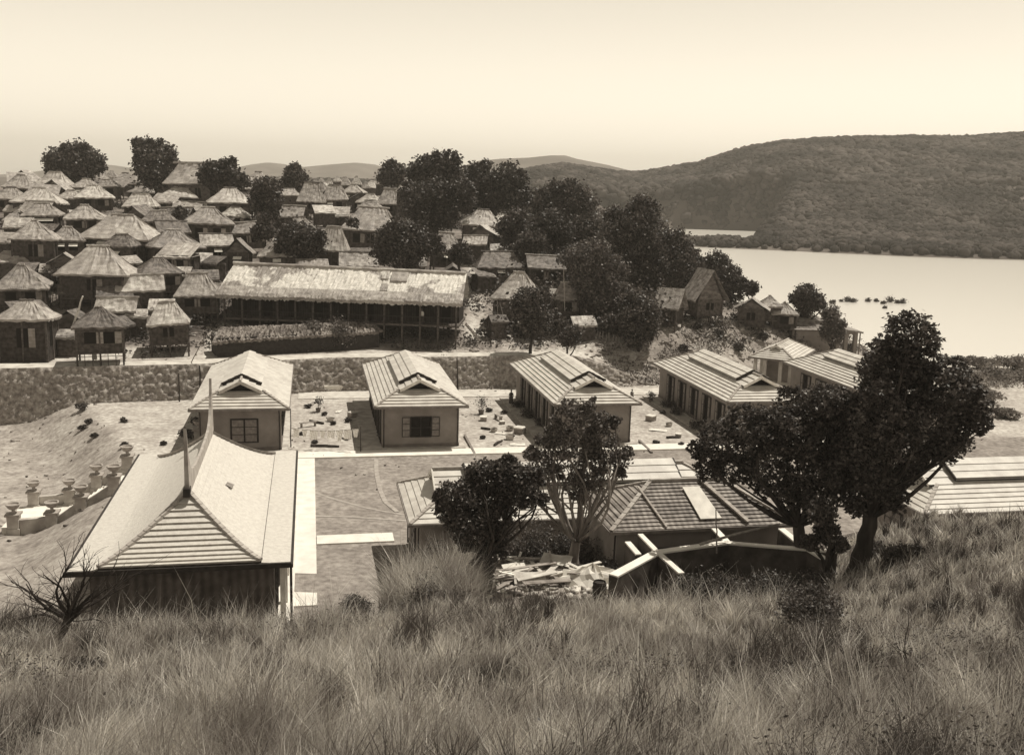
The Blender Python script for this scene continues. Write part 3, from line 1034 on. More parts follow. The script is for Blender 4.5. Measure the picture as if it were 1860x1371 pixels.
trail([(683, 834), (684, 860), (690, 890), (700, 912), (722, 930)], .3, .028)

# path along the top of the stone wall
def along_base(d0, s0=0, s1=400, step=1.5):
    out = []
    L0 = 0
    for (x0, y0), (x1, y1) in zip(BASE[:-1], BASE[1:]):
        ln = math.hypot(x1 - x0, y1 - y0)
        k = max(1, int(ln / step))
        for i in range(k):
            t = i / k
            if s0 <= L0 + t * ln <= s1:
                nx, ny = -(y1 - y0) / ln, (x1 - x0) / ln
                out.append((x0 + (x1 - x0) * t + nx * d0, y0 + (y1 - y0) * t + ny * d0))
        L0 += ln
    return out
mb = MB()
pa, pb = along_base(1.3, 30, 152), along_base(2.9, 30, 152)
for i in range(len(pa) - 1):
    q = [Vector((x, y, gz(x, y) + .16)) for x, y in (pa[i], pa[i + 1], pb[i + 1], pb[i])]
    mb.quad(*q)
structure(mb.build('path', M_path))

# rough stone wall
def stone_wall():
    pts = along_base(0, 30, 158, .15)
    g_w = random.Random(4)
    rows = 24
    V, Fc = [], []
    for i, (x, y) in enumerate(pts):
        j0, j1 = max(0, i - 8), min(len(pts) - 1, i + 8)
        tx, ty = pts[j1][0] - pts[j0][0], pts[j1][1] - pts[j0][1]
        l = math.hypot(tx, ty)
        nx, ny = -ty / l, tx / l
        top = gz(x + nx * 1.75, y + ny * 1.75) + .12
        bot = gz(x - nx * .6, y - ny * .6) - .2
        for r_ in range(rows):
            t = r_ / (rows - 1)
            off = -.45 + 1.25 * t
            zz = bot + (top - bot) * t
            f1 = mnoise.voronoi(Vector((x * 2.1, y * 2.1, zz * 2.7)))[0]
            dis = ((.55 - f1[0]) * .26 + min(.12, (f1[1] - f1[0]) * .5) + mnoise.noise((x * 1.1, y * 1.1, zz * 1.3)) * .1 + .03 * g_w.random()) * (1 if r_ < rows - 1 else .3)
            V.append((x + nx * (off - dis), y + ny * (off - dis), zz + dis * .4))
    for i in range(len(pts) - 1):
        for r_ in range(rows - 1):
            a = i * rows + r_
            Fc.append((a, a + rows, a + rows + 1, a + 1))
    return raw_mesh('stone_wall', np.array(V), np.array(Fc), M_stone)
tag(stone_wall(), 'long rough stone retaining wall below the village path', 'wall')

# ------------------------------------------------------------------ thatched huts
def thatch_face(mb, A, B, C, D, g, ns=10, nt_=6, rag=.22, sag=.0, amp=.05):
    """shaggy face: A-B eave, D-C upper edge; ragged fringe hangs below the eave"""
    A, B, C, D = map(Vector, (A, B, C, D))
    nr = (B - A).cross(D - A)
    if nr.length < 1e-6:
        nr = (B - A).cross(C - A)
    nr.normalize()
    base = len(mb.v)
    vs = []
    for j in range(nt_ + 1):
        t = j / nt_
        for i in range(ns + 1):
            s = i / ns
            p_ = lerp(lerp(A, B, s), lerp(D, C, s), t)
            inner = 0 < i < ns and 0 < j < nt_
            p_ = p_ + nr * (amp * (g.random() * 2 - 1) * (1 if inner else .35) - sag * 4 * t * (1 - t))
            if j == 0:
                p_ = p_ + Vector((0, 0, -rag * g.random() * .5))
            vs.append(p_)
    fs = [(j * (ns + 1) + i, j * (ns + 1) + i + 1, (j + 1) * (ns + 1) + i + 1, (j + 1) * (ns + 1) + i) for j in range(nt_) for i in range(ns)]
    mb.add(vs, fs)
    # fringe thickness
    fr = []
    for i in range(ns + 1):
        q = vs[i]
        fr.append(q + Vector((0, 0, -rag * (.45 + .55 * g.random()))) + nr * -.05)
    mb.add([vs[i] for i in range(ns + 1)] + fr, [(i + ns + 1, i + ns + 2, i + 1, i) for i in range(ns)])

def hut(label, px, ey, wpx, ay, kind='hip', eh=3.3, rot=0.0, tone='thatch', ridge=.3, depth=.85, wall='dark', wins=2, skirt=False, Y=None, awn=0, group='thatched huts crowding the village slope', detail=True):
    c = P(px, ey, Y) if Y else hit(px, ey, eh)
    Yc = c.y
    w = wpx * Yc / 1800 * 1.01
    d = w * depth
    g = np.random.default_rng(int(px * 7 + ey * 13))
    c = P(px, ey, Yc)
    cx_, cy_ = c.x, c.y + d / 2
    g0 = min(gz(cx_ + a * w * .35, cy_ + b * d * .35) for a in (-1, 1) for b in (-1, 1))
    g0 = min(g0, c.z - 1.6)
    eh = c.z - g0
    ap = P(px, ay, Yc + d / 2)
    hr = min(max(ap.z - c.z, w * .3), w * .75)
    T = thing('thatched_hut', label, 'hut', (cx_, cy_, g0), YAW * (1 if px < 563 else .4) + R(rot), group)
    T.rotation_euler = (R(g.normal() * 1.3), R(g.normal() * 1.6), T.rotation_euler[2] + R(g.normal() * 5))
    tm = {'thatch': M_thatch, 'bright': M_thatchb, 'dark': M_thatchd}[tone]
    hw, hd, z0, z1 = w / 2, d / 2, eh, eh + hr
    mb = MB()
    amp = .06 * w / 7 + .03
    ns = 16 if wpx > 45 else 9
    if kind == 'hip':
        rl = hw * ridge * g.uniform(.8, 1.2)
        thatch_face(mb, (-hw, -hd, z0), (hw, -hd, z0), (rl, 0, z1), (-rl, 0, z1), g, ns, 6, sag=.014 * w, amp=amp)
        thatch_face(mb, (hw, -hd, z0), (hw, hd, z0), (rl, .01, z1), (rl, -.01, z1), g, ns, 6, sag=.014 * w, amp=amp)
        thatch_face(mb, (hw, hd, z0), (-hw, hd, z0), (-rl, 0, z1), (rl, 0, z1), g, 6, 4, sag=.014 * w, amp=amp)
        thatch_face(mb, (-hw, hd, z0), (-hw, -hd, z0), (-rl, -.01, z1), (-rl, .01, z1), g, ns, 6, sag=.014 * w, amp=amp)
    elif kind == 'gable':          # ridge runs left to right
        rl = hw * .96
        thatch_face(mb, (-hw, -hd, z0), (hw, -hd, z0), (rl, 0, z1), (-rl, 0, z1), g, ns, 6, sag=.02 * w, amp=amp)
        thatch_face(mb, (hw, hd, z0), (-hw, hd, z0), (-rl, 0, z1), (rl, 0, z1), g, 6, 4, sag=.02 * w, amp=amp)
    elif kind == 'gablef':         # gable faces the viewer
        f = hd * 1.0
        thatch_face(mb, (hw, -f, z0), (hw, hd, z0), (0, hd, z1), (0, -f, z1), g, ns, 6, sag=.02 * w, amp=amp)
        thatch_face(mb, (-hw, hd, z0), (-hw, -f, z0), (0, -f, z1), (0, hd, z1), g, ns, 6, sag=.02 * w, amp=amp)
    elif kind == 'shed':           # single slope towards the viewer
        thatch_face(mb, (-hw, -hd, z0), (hw, -hd, z0), (hw * .97, hd, z1), (-hw * .97, hd, z1), g, ns, 6, sag=0, amp=amp)
    if kind != 'gablef' and kind != 'gable':
        mb.quad((-hw * .97, -hd * .97, z0 - .06), (-hw * .97, hd * .97, z0 - .06), (hw * .97, hd * .97, z0 - .06), (hw * .97, -hd * .97, z0 - .06))
    roof = mb.build('roof', tm, T)
    if kind in ('hip', 'gable') and detail:
        rl = hw * (ridge if kind == 'hip' else .96)
        cap = MB()
        k = 7
        pts = [(-rl * 1.06 + 2.12 * rl * i / k, (g.random() - .5) * .05, z1 + .03 + (g.random() - .5) * .06) for i in range(k + 1)]
        cap.tube(pts, .07 + .009 * w, 5)
        cap.build('ridge_cap', M_thatchb if g.random() < .75 else M_thatchd, T)
    # walls
    wi = .84 if kind != 'gablef' else .7
    fl = 0.0 if skirt else min(1.3, eh * .38)
    ww, wd = hw * wi, hd * wi
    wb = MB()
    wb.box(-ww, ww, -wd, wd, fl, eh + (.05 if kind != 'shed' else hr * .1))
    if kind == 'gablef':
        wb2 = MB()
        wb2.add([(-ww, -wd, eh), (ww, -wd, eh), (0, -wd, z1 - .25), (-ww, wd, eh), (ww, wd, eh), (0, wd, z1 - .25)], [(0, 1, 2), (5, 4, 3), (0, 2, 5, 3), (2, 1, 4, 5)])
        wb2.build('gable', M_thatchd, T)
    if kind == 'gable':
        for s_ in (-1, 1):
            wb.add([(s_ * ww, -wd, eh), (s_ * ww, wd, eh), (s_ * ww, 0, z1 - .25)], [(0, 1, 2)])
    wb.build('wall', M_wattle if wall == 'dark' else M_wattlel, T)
    if not detail:
        return T
    # corner posts and framing
    pn = [(-ww, -wd), (ww, -wd), (ww, wd), (-ww, wd)] + ([(0, -wd), (ww, 0)] if wpx > 50 else [])
    for x, y in pn:
        MB().box(x - .08, x + .08, y - .08, y + .08, -.8, eh - .02).build('post', M_postd, T)
    if not skirt:
        fb = MB()
        fb.box(-ww - .12, ww + .12, -wd - .12, wd + .12, fl - .14, fl - .01)
        fb.build('floor', M_postd, T)
    # windows on the front and right walls
    hz0, hz1 = fl + (eh - fl) * .34, fl + (eh - fl) * .78
    for i in range(wins):
        x = (i + .5) / wins * 2 * ww * .8 - ww * .8
        sz = min(.5, ww / (wins + 1))
        win = MB().box(x - sz, x + sz, -wd - .02, -wd + .1, hz0, hz1).build('window', M_open, T)
        if i < awn:
            sh = MB()
            sh.quad((x - sz, -wd - .05, hz1), (x + sz, -wd - .05, hz1), (x + sz, -wd - .6, hz1 - .32), (x - sz, -wd - .6, hz1 - .32))
            sh.quad((x - sz, -wd - .05, hz1 - .03), (x - sz, -wd - .6, hz1 - .35), (x + sz, -wd - .6, hz1 - .35), (x + sz, -wd - .05, hz1 - .03))
            sh.build('awning', M_cloth, win)
        elif g.random() < .5:
            MB().box(x + sz + .02, x + sz * 2.2, -wd - .06, -wd - .03, hz0, hz1).build('shutter', M_wattlel, win)
    if wpx > 55 and wins:
        MB().box(ww - .1, ww + .02, -wd * .2 - .4, -wd * .2 + .4, hz0, hz1).build('window', M_open, T)
    if wpx > 60 and not skirt:
        rail = MB()
        for q in (.35, .75):
            rail.beam((-ww - .2, -wd - .3, fl * q), (ww + .2, -wd - .3, fl * q), .05)
        for q in range(7):
            rail.beam((-ww + 2 * ww * q / 6, -wd - .3, -.3), (-ww + 2 * ww * q / 6, -wd - .3, fl), .06)
        rail.build('lattice', M_postd, T)
    return T

mid_l = (onz(392, 533, 8.1) + onz(840, 549, 8.1)) / 2
HUTS = [
 # label, px, eave y, width px, apex y, options
 ('brown thatched hut at the far left of the skyline, first against the sky', 25, 340, 54, 317, dict(Y=175, ridge=.25, tone='thatch')),
 ('pale thatched hut on the skyline just left of the broad tree', 90, 335, 56, 312, dict(Y=180, ridge=.35, tone='bright')),
 ('thatched hut cut by the left picture edge below the skyline hut', 8, 361, 56, 340, dict(ridge=.3)),
 ('hut with bright ragged lean-to thatch on tall thin posts at the left', 54, 368, 86, 342, dict(ridge=.25, tone='bright', wins=3, awn=1)),
 ('thatched hut with a row of white windows under its eave at the left', 66, 390, 66, 371, dict(ridge=.4, wins=4, awn=4)),
 ('small shaded thatched hut under the broad skyline tree', 148, 340, 48, 327, dict(Y=178, ridge=.3, awn=1)),
 ('thatched hut whose right roof sweeps low, below the broad skyline tree', 160, 358, 68, 338, dict(ridge=.2, tone='bright', rot=6)),
 ('dim thatched hut behind the right foot of the broad skyline tree', 172, 325, 46, 308, dict(Y=215, ridge=.4)),
 ('low dark walled hut between the two skyline trees, with a white awning', 192, 338, 38, 328, dict(Y=180, ridge=.5, awn=1)),
 ('far thatched hut on the skyline left of the tall knobby tree', 222, 328, 38, 314, dict(Y=215, ridge=.3)),
 ('thatched hut with a low double-pitched roof in mid slope, behind the large pale hut', 142, 395, 72, 374, dict(ridge=.2, rot=6)),
 ('tall hut with pale right wall near the left edge', 46, 434, 82, 400, dict(ridge=.12, eh=4.6, wall='dark', wins=1, rot=8)),
 ('thatched hut with two white window cloths, left of the large pale roof', 112, 436, 64, 412, dict(ridge=.25, wins=2, awn=2)),
 ('largest pale hip-roofed hut in the middle of the left slope', 202, 431, 128, 394, dict(ridge=.3, tone='bright', eh=3.6, wins=2, awn=1)),
 ('large hut with bright steep front thatch left of the long hall', 156, 500, 128, 446, dict(ridge=.3, tone='bright', eh=3.9, wins=1)),
 ('broad bright hut below the tall knobby skyline tree', 248, 374, 58, 352, dict(ridge=.45, tone='bright')),
 ('steep bright hut with long right eave right of the knobby tree', 316, 356, 66, 334, dict(ridge=.14, tone='bright', awn=1, rot=4)),
 ('big broad-roofed hut on the skyline right of the knobby tree', 354, 332, 118, 310, dict(Y=178, ridge=.72, tone='bright', depth=.6, wins=3)),
 ('bright hip-roofed hut with tall dark walls near the slope top', 408, 367, 82, 345, dict(ridge=.25, tone='bright', eh=4.2)),
 ('wide thatched hut below the little skyline roof, left of the dark clump of trees', 444, 344, 68, 320, dict(Y=170, ridge=.3)),
 ('little thatched roof on the skyline against the left distant hill', 466, 328, 34, 312, dict(Y=225, ridge=.35, tone='bright')),
 ('dark weathered hut between the large pale hut and the square boarded hut', 281, 402, 60, 385, dict(ridge=.45, tone='dark', rot=-4)),
 ('square hut with two pale shutters and lit right wall in mid slope', 366, 406, 92, 386, dict(ridge=.25, eh=4.2, wins=2)),
 ('layered old hut above the gable hut, left of the dark slim tree', 450, 422, 58, 403, dict(kind='gable', tone='thatch')),
 ('small hut with steep gable and white sill board in mid slope', 428, 460, 56, 432, dict(kind='gablef', awn=1, wins=1)),
 ('hut with a long low right roof wing below the square boarded hut', 300, 449, 98, 423, dict(ridge=.25, rot=14)),
 ('old hut with dark front and lit right roof above the long bright shed', 276, 496, 78, 467, dict(ridge=.2, tone='dark', rot=16)),
 ('long bright sheet of thatch over a dark open shed left of the long hall', 248, 527, 86, 500, dict(kind='gable', tone='bright', depth=.6, eh=2.6, wins=0)),
 ('patched half grey half white thatch beside the left end of the long hall', 350, 537, 82, 496, dict(ridge=.45, tone='thatch', eh=3)),
 ('low shed with pale rippled thatch behind the leaning pole', 205, 565, 76, 542, dict(kind='gable', tone='bright', depth=.6, eh=2.5, wins=0)),
 ('small hut with overhanging bright eave and slatted base beside the path', 298, 589, 76, 548, dict(ridge=.35, eh=3.2, tone='bright', wins=1)),
 ('hut with woven pale right wall at the left edge beside the path', 30, 581, 98, 545, dict(ridge=.25, eh=4.0, tone='bright', wall='dark', wins=1, skirt=True)),
 ('ramshackle dark hut with a person standing at its door', 165, 594, 94, 557, dict(ridge=.12, eh=3.8, tone='dark', wins=2, awn=0, rot=5)),
 ('brown hut with tall thatch cut by the left edge in mid slope', 22, 522, 96, 480, dict(ridge=.12, rot=10, eh=3.2)),
 ('shaggy hut with a dark front behind the dark trees of the plateau', 560, 365, 52, 331, dict(ridge=.5, wins=1)),
 ('hut with pale shutters right of the shaggy plateau hut', 607, 362, 46, 336, dict(ridge=.45, wins=2, awn=1)),
 ('half hidden hut right of the dark clump of trees on the plateau', 523, 354, 36, 342, dict(ridge=.5, wins=0)),
 ('grey hut with one pale roof patch behind the round bush', 540, 416, 58, 394, dict(ridge=.35)),
 ('narrow shaggy hut with a white ridge board above the long hall', 598, 453, 58, 411, dict(ridge=.4, kind='hip', tone='bright', wins=0)),
 ('hut with pointed pale roof and a white window cloth above the long hall', 498, 463, 70, 433, dict(ridge=.08, awn=1, wins=1)),
 ('large dark-thatched house with broad roof above the long hall', 668, 419, 110, 376, dict(ridge=.5, tone='thatch', eh=4.2, wins=3)),
 ('low hut under the trees, left of the grove', 707, 370, 50, 343, dict(ridge=.5, wins=1)),
 ('hut with flat ridge under the rounded tree at the grove', 742, 348, 50, 325, dict(ridge=.4, Y=165, wins=1)),
 ('bright pyramid-roofed hut with white awnings standing on an earth mound', 873, 408, 78, 380, dict(ridge=.28, tone='bright', eh=3.4, wins=2, awn=2)),
 ('small hut with white ridge board behind the right end of the long hall', 806, 458, 56, 422, dict(ridge=.5, awn=1, wins=1)),
 ('low dark roofed hut with a white eave strip above the bright open hut', 905, 486, 88, 464, dict(ridge=.7, tone='dark', eh=2.8, wins=1, awn=1)),
 ('dark walled gable hut under the large trees', 988, 488, 72, 467, dict(kind='gable', tone='dark', eh=3.6, wins=2)),
 ('hut with bright tattered thatch propped by two leaning bamboo poles', 940, 543, 94, 494, dict(ridge=.22, tone='bright', eh=3.8, wins=0, rot=-8)),
 ('small hut on a single tall pole half hidden by the large trees', 1030, 543, 44, 513, dict(ridge=.4, eh=3.6, wins=1)),
 ('hut with patched double thatch slope just right of the large trees', 1221, 562, 48, 522, dict(kind='gablef', tone='thatch', eh=2.6, wins=0, rot=38, depth=1.1)),
 ('steep dark gable hut with layered eaves on the spur', 1285, 545, 72, 488, dict(kind='gablef', tone='thatch', eh=2.8, wins=1, rot=12)),
 ('broad hut with open gable facing the camera on the spur', 1372, 563, 66, 541, dict(kind='gablef', tone='thatch', eh=2.8, wins=1, rot=-14)),
 ('pale pyramid roof behind the open gable hut on the spur', 1402, 556, 40, 537, dict(ridge=.1, tone='thatch', eh=2.8, wins=0)),
 ('brown hut with pointed roof at the lower end of the spur', 1429, 570, 50, 549, dict(ridge=.06, tone='thatch', eh=2.8, wins=1, rot=-8)),
]
for lab, px, ey, wpx, ay, kw in HUTS:
    hut(lab, px, ey, wpx, ay, **kw)
# smaller huts squeezed into the gaps
taken = [(o.location.x, o.location.y) for o in COL.objects if o.name.startswith('thatched_hut') and o.parent is None]
near_lab = [(h_[1], h_[2], h_[0]) for h_ in HUTS]
gf = np.random.default_rng(91)
used = set()
made = 0
for _ in range(4000):
    if made >= 62:
        break
    Y_ = gf.uniform(104, 215) if gf.random() < .8 else gf.uniform(200, 250)
    pxx = gf.uniform(-10, 905) if Y_ < 190 else gf.uniform(-10, 700)
    X_ = (pxx - 930) / 1800 * Y_
    if not inside_poly(np.array([X_]), np.array([Y_]))[0]: continue
    if float(seg_dist(np.array([X_]), np.array([Y_]), BASE)[0]) < 9: continue
    lo = 4.6 if Y_ < 150 else 5.4
    if min((X_ - a) ** 2 + (Y_ - b) ** 2 for a, b in taken) < lo ** 2: continue
    dx_, dy_ = X_ - mid_l.x, Y_ - mid_l.y
    if abs(dx_) < 15.5 and -4 < dy_ < 11: continue
    ww_ = gf.uniform(3.4, 5.4)
    zz = gz(X_, Y_) + gf.uniform(2.3, 3.2)
    v_ = CAMROT.transposed() @ (Vector((X_, Y_, zz)) - Vector((0, 0, CAMZ)))
    qx, qy = CX + F * v_.x / -v_.z, CY - F * v_.y / -v_.z
    dn = sorted(((qx - a) ** 2 + 4 * (qy - b) ** 2, a, b, l_) for a, b, l_ in near_lab)
    lab = None
    for _d, a, b, l_ in dn[:4]:
        rel = 'behind' if qy < b - 6 else ('in front of' if qy > b + 6 else ('left of' if qx < a else 'right of'))
        short = ' '.join(l_.split()[:11])
        cand = 'little thatched hut ' + rel + ' the ' + short
        cand = ' '.join(cand.split()[:16])
        if cand not in used:
            lab = cand
            break
    if not lab: continue
    used.add(lab)
    taken.append((X_, Y_))
    made += 1
    kd = gf.choice(['hip', 'hip', 'gable', 'gablef', 'shed'])
    hut(lab, qx, qy, ww_ * 1800 / Y_, qy - 14, kind=str(kd), eh=2.8, rot=float(gf.uniform(-25, 25)), tone=str(gf.choice(['thatch', 'thatch', 'bright', 'dark'])), ridge=float(gf.uniform(.1, .5)),
        depth=float(gf.uniform(.7, 1.0)), wins=int(gf.integers(0, 3)), Y=Y_, awn=int(gf.random() < .3), skirt=bool(gf.random() < .3))
for _ in range(3000):
    if made >= 100:
        break
    Y_ = gf.uniform(95, 150)
    pxx = gf.uniform(-5, 420) if gf.random() < .75 else gf.uniform(860, 1000)
    X_ = (pxx - 930) / 1800 * Y_
    if not inside_poly(np.array([X_]), np.array([Y_]))[0]: continue
    if float(seg_dist(np.array([X_]), np.array([Y_]), BASE)[0]) < 6.5: continue
    if min((X_ - a) ** 2 + (Y_ - b) ** 2 for a, b in taken) < 3.6 ** 2: continue
    if abs(X_ - mid_l.x) < 15.5 and -5 < Y_ - mid_l.y < 10: continue
    ww_ = gf.uniform(2.2, 3.8)
    zz = gz(X_, Y_) + gf.uniform(1.5, 2.4)
    v_ = CAMROT.transposed() @ (Vector((X_, Y_, zz)) - Vector((0, 0, CAMZ)))
    qx, qy = CX + F * v_.x / -v_.z, CY - F * v_.y / -v_.z
    lab = None
    for _d, a, b, l_ in sorted(((qx - a) ** 2 + 4 * (qy - b) ** 2, a, b, l_) for a, b, l_ in near_lab)[:4]:
        rel = 'behind' if qy < b - 6 else ('in front of' if qy > b + 6 else ('left of' if qx < a else 'right of'))
        cand = ' '.join(('low ragged thatch shed ' + rel + ' the ' + ' '.join(l_.split()[:10])).split()[:16])
        if cand not in used:
            lab = cand
            break
    if not lab: continue
    used.add(lab)
    taken.append((X_, Y_))
    made += 1
    hut(lab, qx, qy, ww_ * 1800 / Y_, qy - 9, kind=str(gf.choice(['shed', 'gable', 'hip', 'gablef'])), eh=2.0, rot=float(gf.uniform(-40, 40)), tone=str(gf.choice(['thatch', 'bright', 'dark', 'dark'])), ridge=.3,
        depth=float(gf.uniform(.6, 1.0)), wins=0, Y=Y_, skirt=True, detail=False, group='sheds and lean-to roofs in the village')
# tiny far huts on the plateau
for i, (px, ey, wpx, ay, lab) in enumerate([
    (583, 334, 15, 322, 'tiny far hut, leftmost of the pointed roofs on the plateau'), (596, 335, 15, 323, 'tiny far hut, second from left of the pointed plateau roofs'),
    (624, 336, 27, 321, 'far hut with the widest of the pointed plateau roofs'), (646, 334, 19, 317, 'far bright hut with the steepest pointed plateau roof'),
    (664, 341, 14, 329, 'tiny bright hut left of the round tree on the plateau'), (690, 334, 16, 322, 'tiny hut close to the left side of the round plateau tree'),
    (508, 331, 20, 322, 'low pale hut under the left distant hill, right of the little skyline roof'), (125, 330, 26, 318, 'small far hut hidden behind the broad skyline tree'),
    (200, 322, 24, 310, 'small far dark hut on the skyline between the two trees'), (612, 329, 16, 320, 'tiny hut behind the widest pointed plateau roof'),
    (570, 338, 20, 325, 'small hut beside the slim pointed plateau tree'), (242, 333, 24, 322, 'small grey hut at the left foot of the tall knobby tree')]):
    hut(lab, px, ey, wpx, ay, Y=240 - i * 3, ridge=.2, tone='bright' if i % 2 else 'thatch', detail=False, wins=0, depth=.9, group='far huts on the plateau')
# low roofs and sheds in between
for px, ey, wpx, ay, kd, tn, lab in [
    (262, 352, 40, 344, 'shed', 'bright', 'narrow pale shed roof below the knobby skyline tree'), (340, 384, 60, 378, 'shed', 'thatch', 'low weathered roof strip above the square boarded hut'),
    (252, 388, 50, 382, 'shed', 'thatch', 'low grey lean-to roof above the dark weathered hut'), (608, 392, 52, 386, 'shed', 'bright', 'shaggy strip of thatch below the pale-shuttered plateau hut'),
    (455, 396, 40, 389, 'shed', 'bright', 'pale lean-to below the bright hip-roofed hut with tall walls'), (320, 500, 48, 491, 'shed', 'bright', 'small pale lean-to above the patched half grey thatch'),
    (30, 412, 50, 404, 'shed', 'bright', 'pale tattered lean-to above the tall hut at the left'), (350, 478, 60, 470, 'shed', 'bright', 'thin pale shed roof left of the long hall ridge'),
    (118, 612, 40, 606, 'shed', 'thatch', 'tattered lean-to between the woven hut and the ramshackle dark hut'), (650, 470, 60, 462, 'shed', 'dark', 'dark lean-to behind the long hall, below the large dark-thatched house'),
    (90, 492, 40, 486, 'shed', 'bright', 'pale sheet roof left of the large hut with bright steep thatch'), (245, 575, 40, 566, 'shed', 'bright', 'small pale awning roof left of the slatted-base hut'),
    (1062, 590, 46, 584, 'shed', 'bright', 'small pale lean-to under the large trees'), (752, 482, 44, 474, 'shed', 'thatch', 'shaded lean-to behind the right half of the long hall')]:
    hut(lab, px, ey, wpx, ay, kind=kd, tone=tn, eh=2.0, wins=0, depth=.45, detail=False, skirt=True, group='sheds and lean-to roofs in the village')

# ------------------------------------------------------------------ the long thatched hall
le, re_ = onz(392, 533, 8.1), onz(840, 549, 8.1)
d_ = re_ - le
LL, ang = d_.length, math.atan2(d_.y, d_.x)
mid_ = (le + re_) / 2
bx = Vector((math.cos(ang), math.sin(ang), 0))
by = Vector((-bx.y, bx.x, 0))
gl0 = gz(mid_.x, mid_.y + 3) - .3
T = thing('long_hall', 'very long thatched hall with patched bright roof and dark open front', 'hall', (mid_.x, mid_.y, gl0), ang)
e0 = 8.1 - gl0
rh, dp = 2.9, 8.0
g = np.random.default_rng(5)
mb = MB()
thatch_face(mb, (-LL / 2, 0, e0), (LL / 2, 0, e0 - .05), (LL / 2, dp / 2, e0 + rh - .25), (-LL / 2 + .7, dp / 2, e0 + rh), g, 150, 10, rag=.4, amp=.07)
thatch_face(mb, (LL / 2, dp, e0), (-LL / 2, dp, e0), (-LL / 2 + .7, dp / 2, e0 + rh), (LL / 2, dp / 2, e0 + rh - .25), g, 30, 4, rag=.4, amp=.05)
mb.build('roof', M_thatchl, T)
mb = MB()
mb.tube([(-LL / 2 + .6 + i * (LL - .7) / 24, dp / 2, e0 + rh + .05 - .25 * i / 24 + .04 * (g.random() - .5)) for i in range(25)], .2, 6)
mb.build('ridge_cap', M_thatchb, T)
# a band of fresh thatch along the eave and two fresh patches
mb = MB()
nrm = Vector((0, -rh, dp / 2)).normalized()
def onr(x, t, lift=.09):
    return Vector((x, dp / 2 * t, e0 + rh * t)) + nrm * lift
thatch_face(mb, onr(-LL / 2 - .1, -.03), onr(LL / 2 + .05, -.03), onr(LL / 2 + .05, .24), onr(-LL / 2 + .1, .24), g, 170, 4, rag=.4, amp=.05)
mb.build('eave_thatch', M_thatchb, T)
for (x0, x1, t0, t1) in ((LL * .195, LL * .262, .60, .88), (LL * .155, LL * .185, .66, .9), (LL * .16, LL * .19, .28, .48)):
    mb = MB()
    thatch_face(mb, onr(x0, t0), onr(x1, t0), onr(x1, t1), onr(x0, t1), g, 5, 4, rag=.1, amp=.03)
    mb.build('roof_patch', M_thatchb, T)
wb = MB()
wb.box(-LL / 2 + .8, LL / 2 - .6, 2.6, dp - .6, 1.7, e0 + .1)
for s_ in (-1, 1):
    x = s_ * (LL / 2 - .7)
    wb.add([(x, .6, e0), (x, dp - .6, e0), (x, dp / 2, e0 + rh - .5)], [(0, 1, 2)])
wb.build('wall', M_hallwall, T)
MB().box(-LL / 2 + .6, LL / 2 - .4, .5, dp - .5, 1.5, 1.7).build('floor', M_postd, T)
for i in range(14):
    x = -LL / 2 + .7 + i * (LL - 1.4) / 13
    MB().box(x - .09, x + .09, .5, .68, -1, e0 + .2).build('post', M_postd, T)
for i in range(9):
    x = -LL / 2 + 2 + i * (LL - 4) / 8
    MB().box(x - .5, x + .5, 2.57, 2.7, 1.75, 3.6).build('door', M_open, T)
mb = MB()
mb.beam((-LL / 2 + .7, .45, 2.5), (LL / 2 - .6, .45, 2.5), .07)
for i in range(60):
    x = -LL / 2 + .7 + i * (LL - 1.4) / 59
    mb.beam((x, .45, 1.7), (x, .45, 2.5), .04)
mb.build('railing', M_dark, T)
mb = MB()
x = LL / 2 + .1
for yy in (2.2, 3.0):
    mb.beam((x, yy, 1.7), (x + 1.7, yy, -.2), .08, .16)
for k in range(6):
    mb.beam((x + .2 + k * .27, 2.2, 1.5 - k * .31), (x + .2 + k * .27, 3.0, 1.5 - k * .31), .08)
mb.build('steps', M_wood, T)

# long brush-covered shed in front of it
a_, b_ = onz(392, 648, gz(-31, 99) + .2), onz(690, 630, gz(-13, 101) + .2)
a_, b_ = hit(392, 650, 0), hit(690, 632, 0)
d_ = b_ - a_
ang2 = math.atan2(d_.y, d_.x)
ls = Vector((d_.x, d_.y, 0)).length
T = thing('brush_shed', 'long low shed roofed with brush below the long thatched hall', 'shed', (a_.x, a_.y, min(a_.z, b_.z) - .3), ang2)
mb = MB()
thatch_face(mb, (-.4, -.3, 2.0), (ls + .2, -.3, 2.3), (ls, 2.6, 2.9), (1.2, 2.6, 2.9), g, 110, 8, rag=.3, amp=.22)
thatch_face(mb, (.9, 3.2, 1.9), (-.4, -.3, 2.0), (1.2, 2.6, 2.9), (1.25, 2.6, 2.9), g, 8, 5, rag=.5, amp=.12)
mb.build('roof', M_brush, T)
MB().box(.2, ls - .1, 0, 2.8, -.5, 2.2).build('wall', M_dark, T)

# ------------------------------------------------------------------ trees
def leaf_cards(cen, size, g, flat=.0, asp=.5):
    n = len(cen)
    u = g.normal(size=(n, 3))
    u[:, 2] *= .7
    u /= np.linalg.norm(u, axis=1)[:, None]
    w = g.normal(size=(n, 3))
    v = np.cross(u, w)
    v /= np.linalg.norm(v, axis=1)[:, None] + 1e-9
    s = size * g.uniform(.6, 1.4, n)[:, None]
    a = cen - u * s * .5
    b = cen + v * s * asp * .5
    c = cen + u * s * .5
    d = cen - v * s * asp * .5
    V = np.stack([a, b, c, d], 1).reshape(-1, 3)
    return V, np.arange(n * 4).reshape(n, 4)

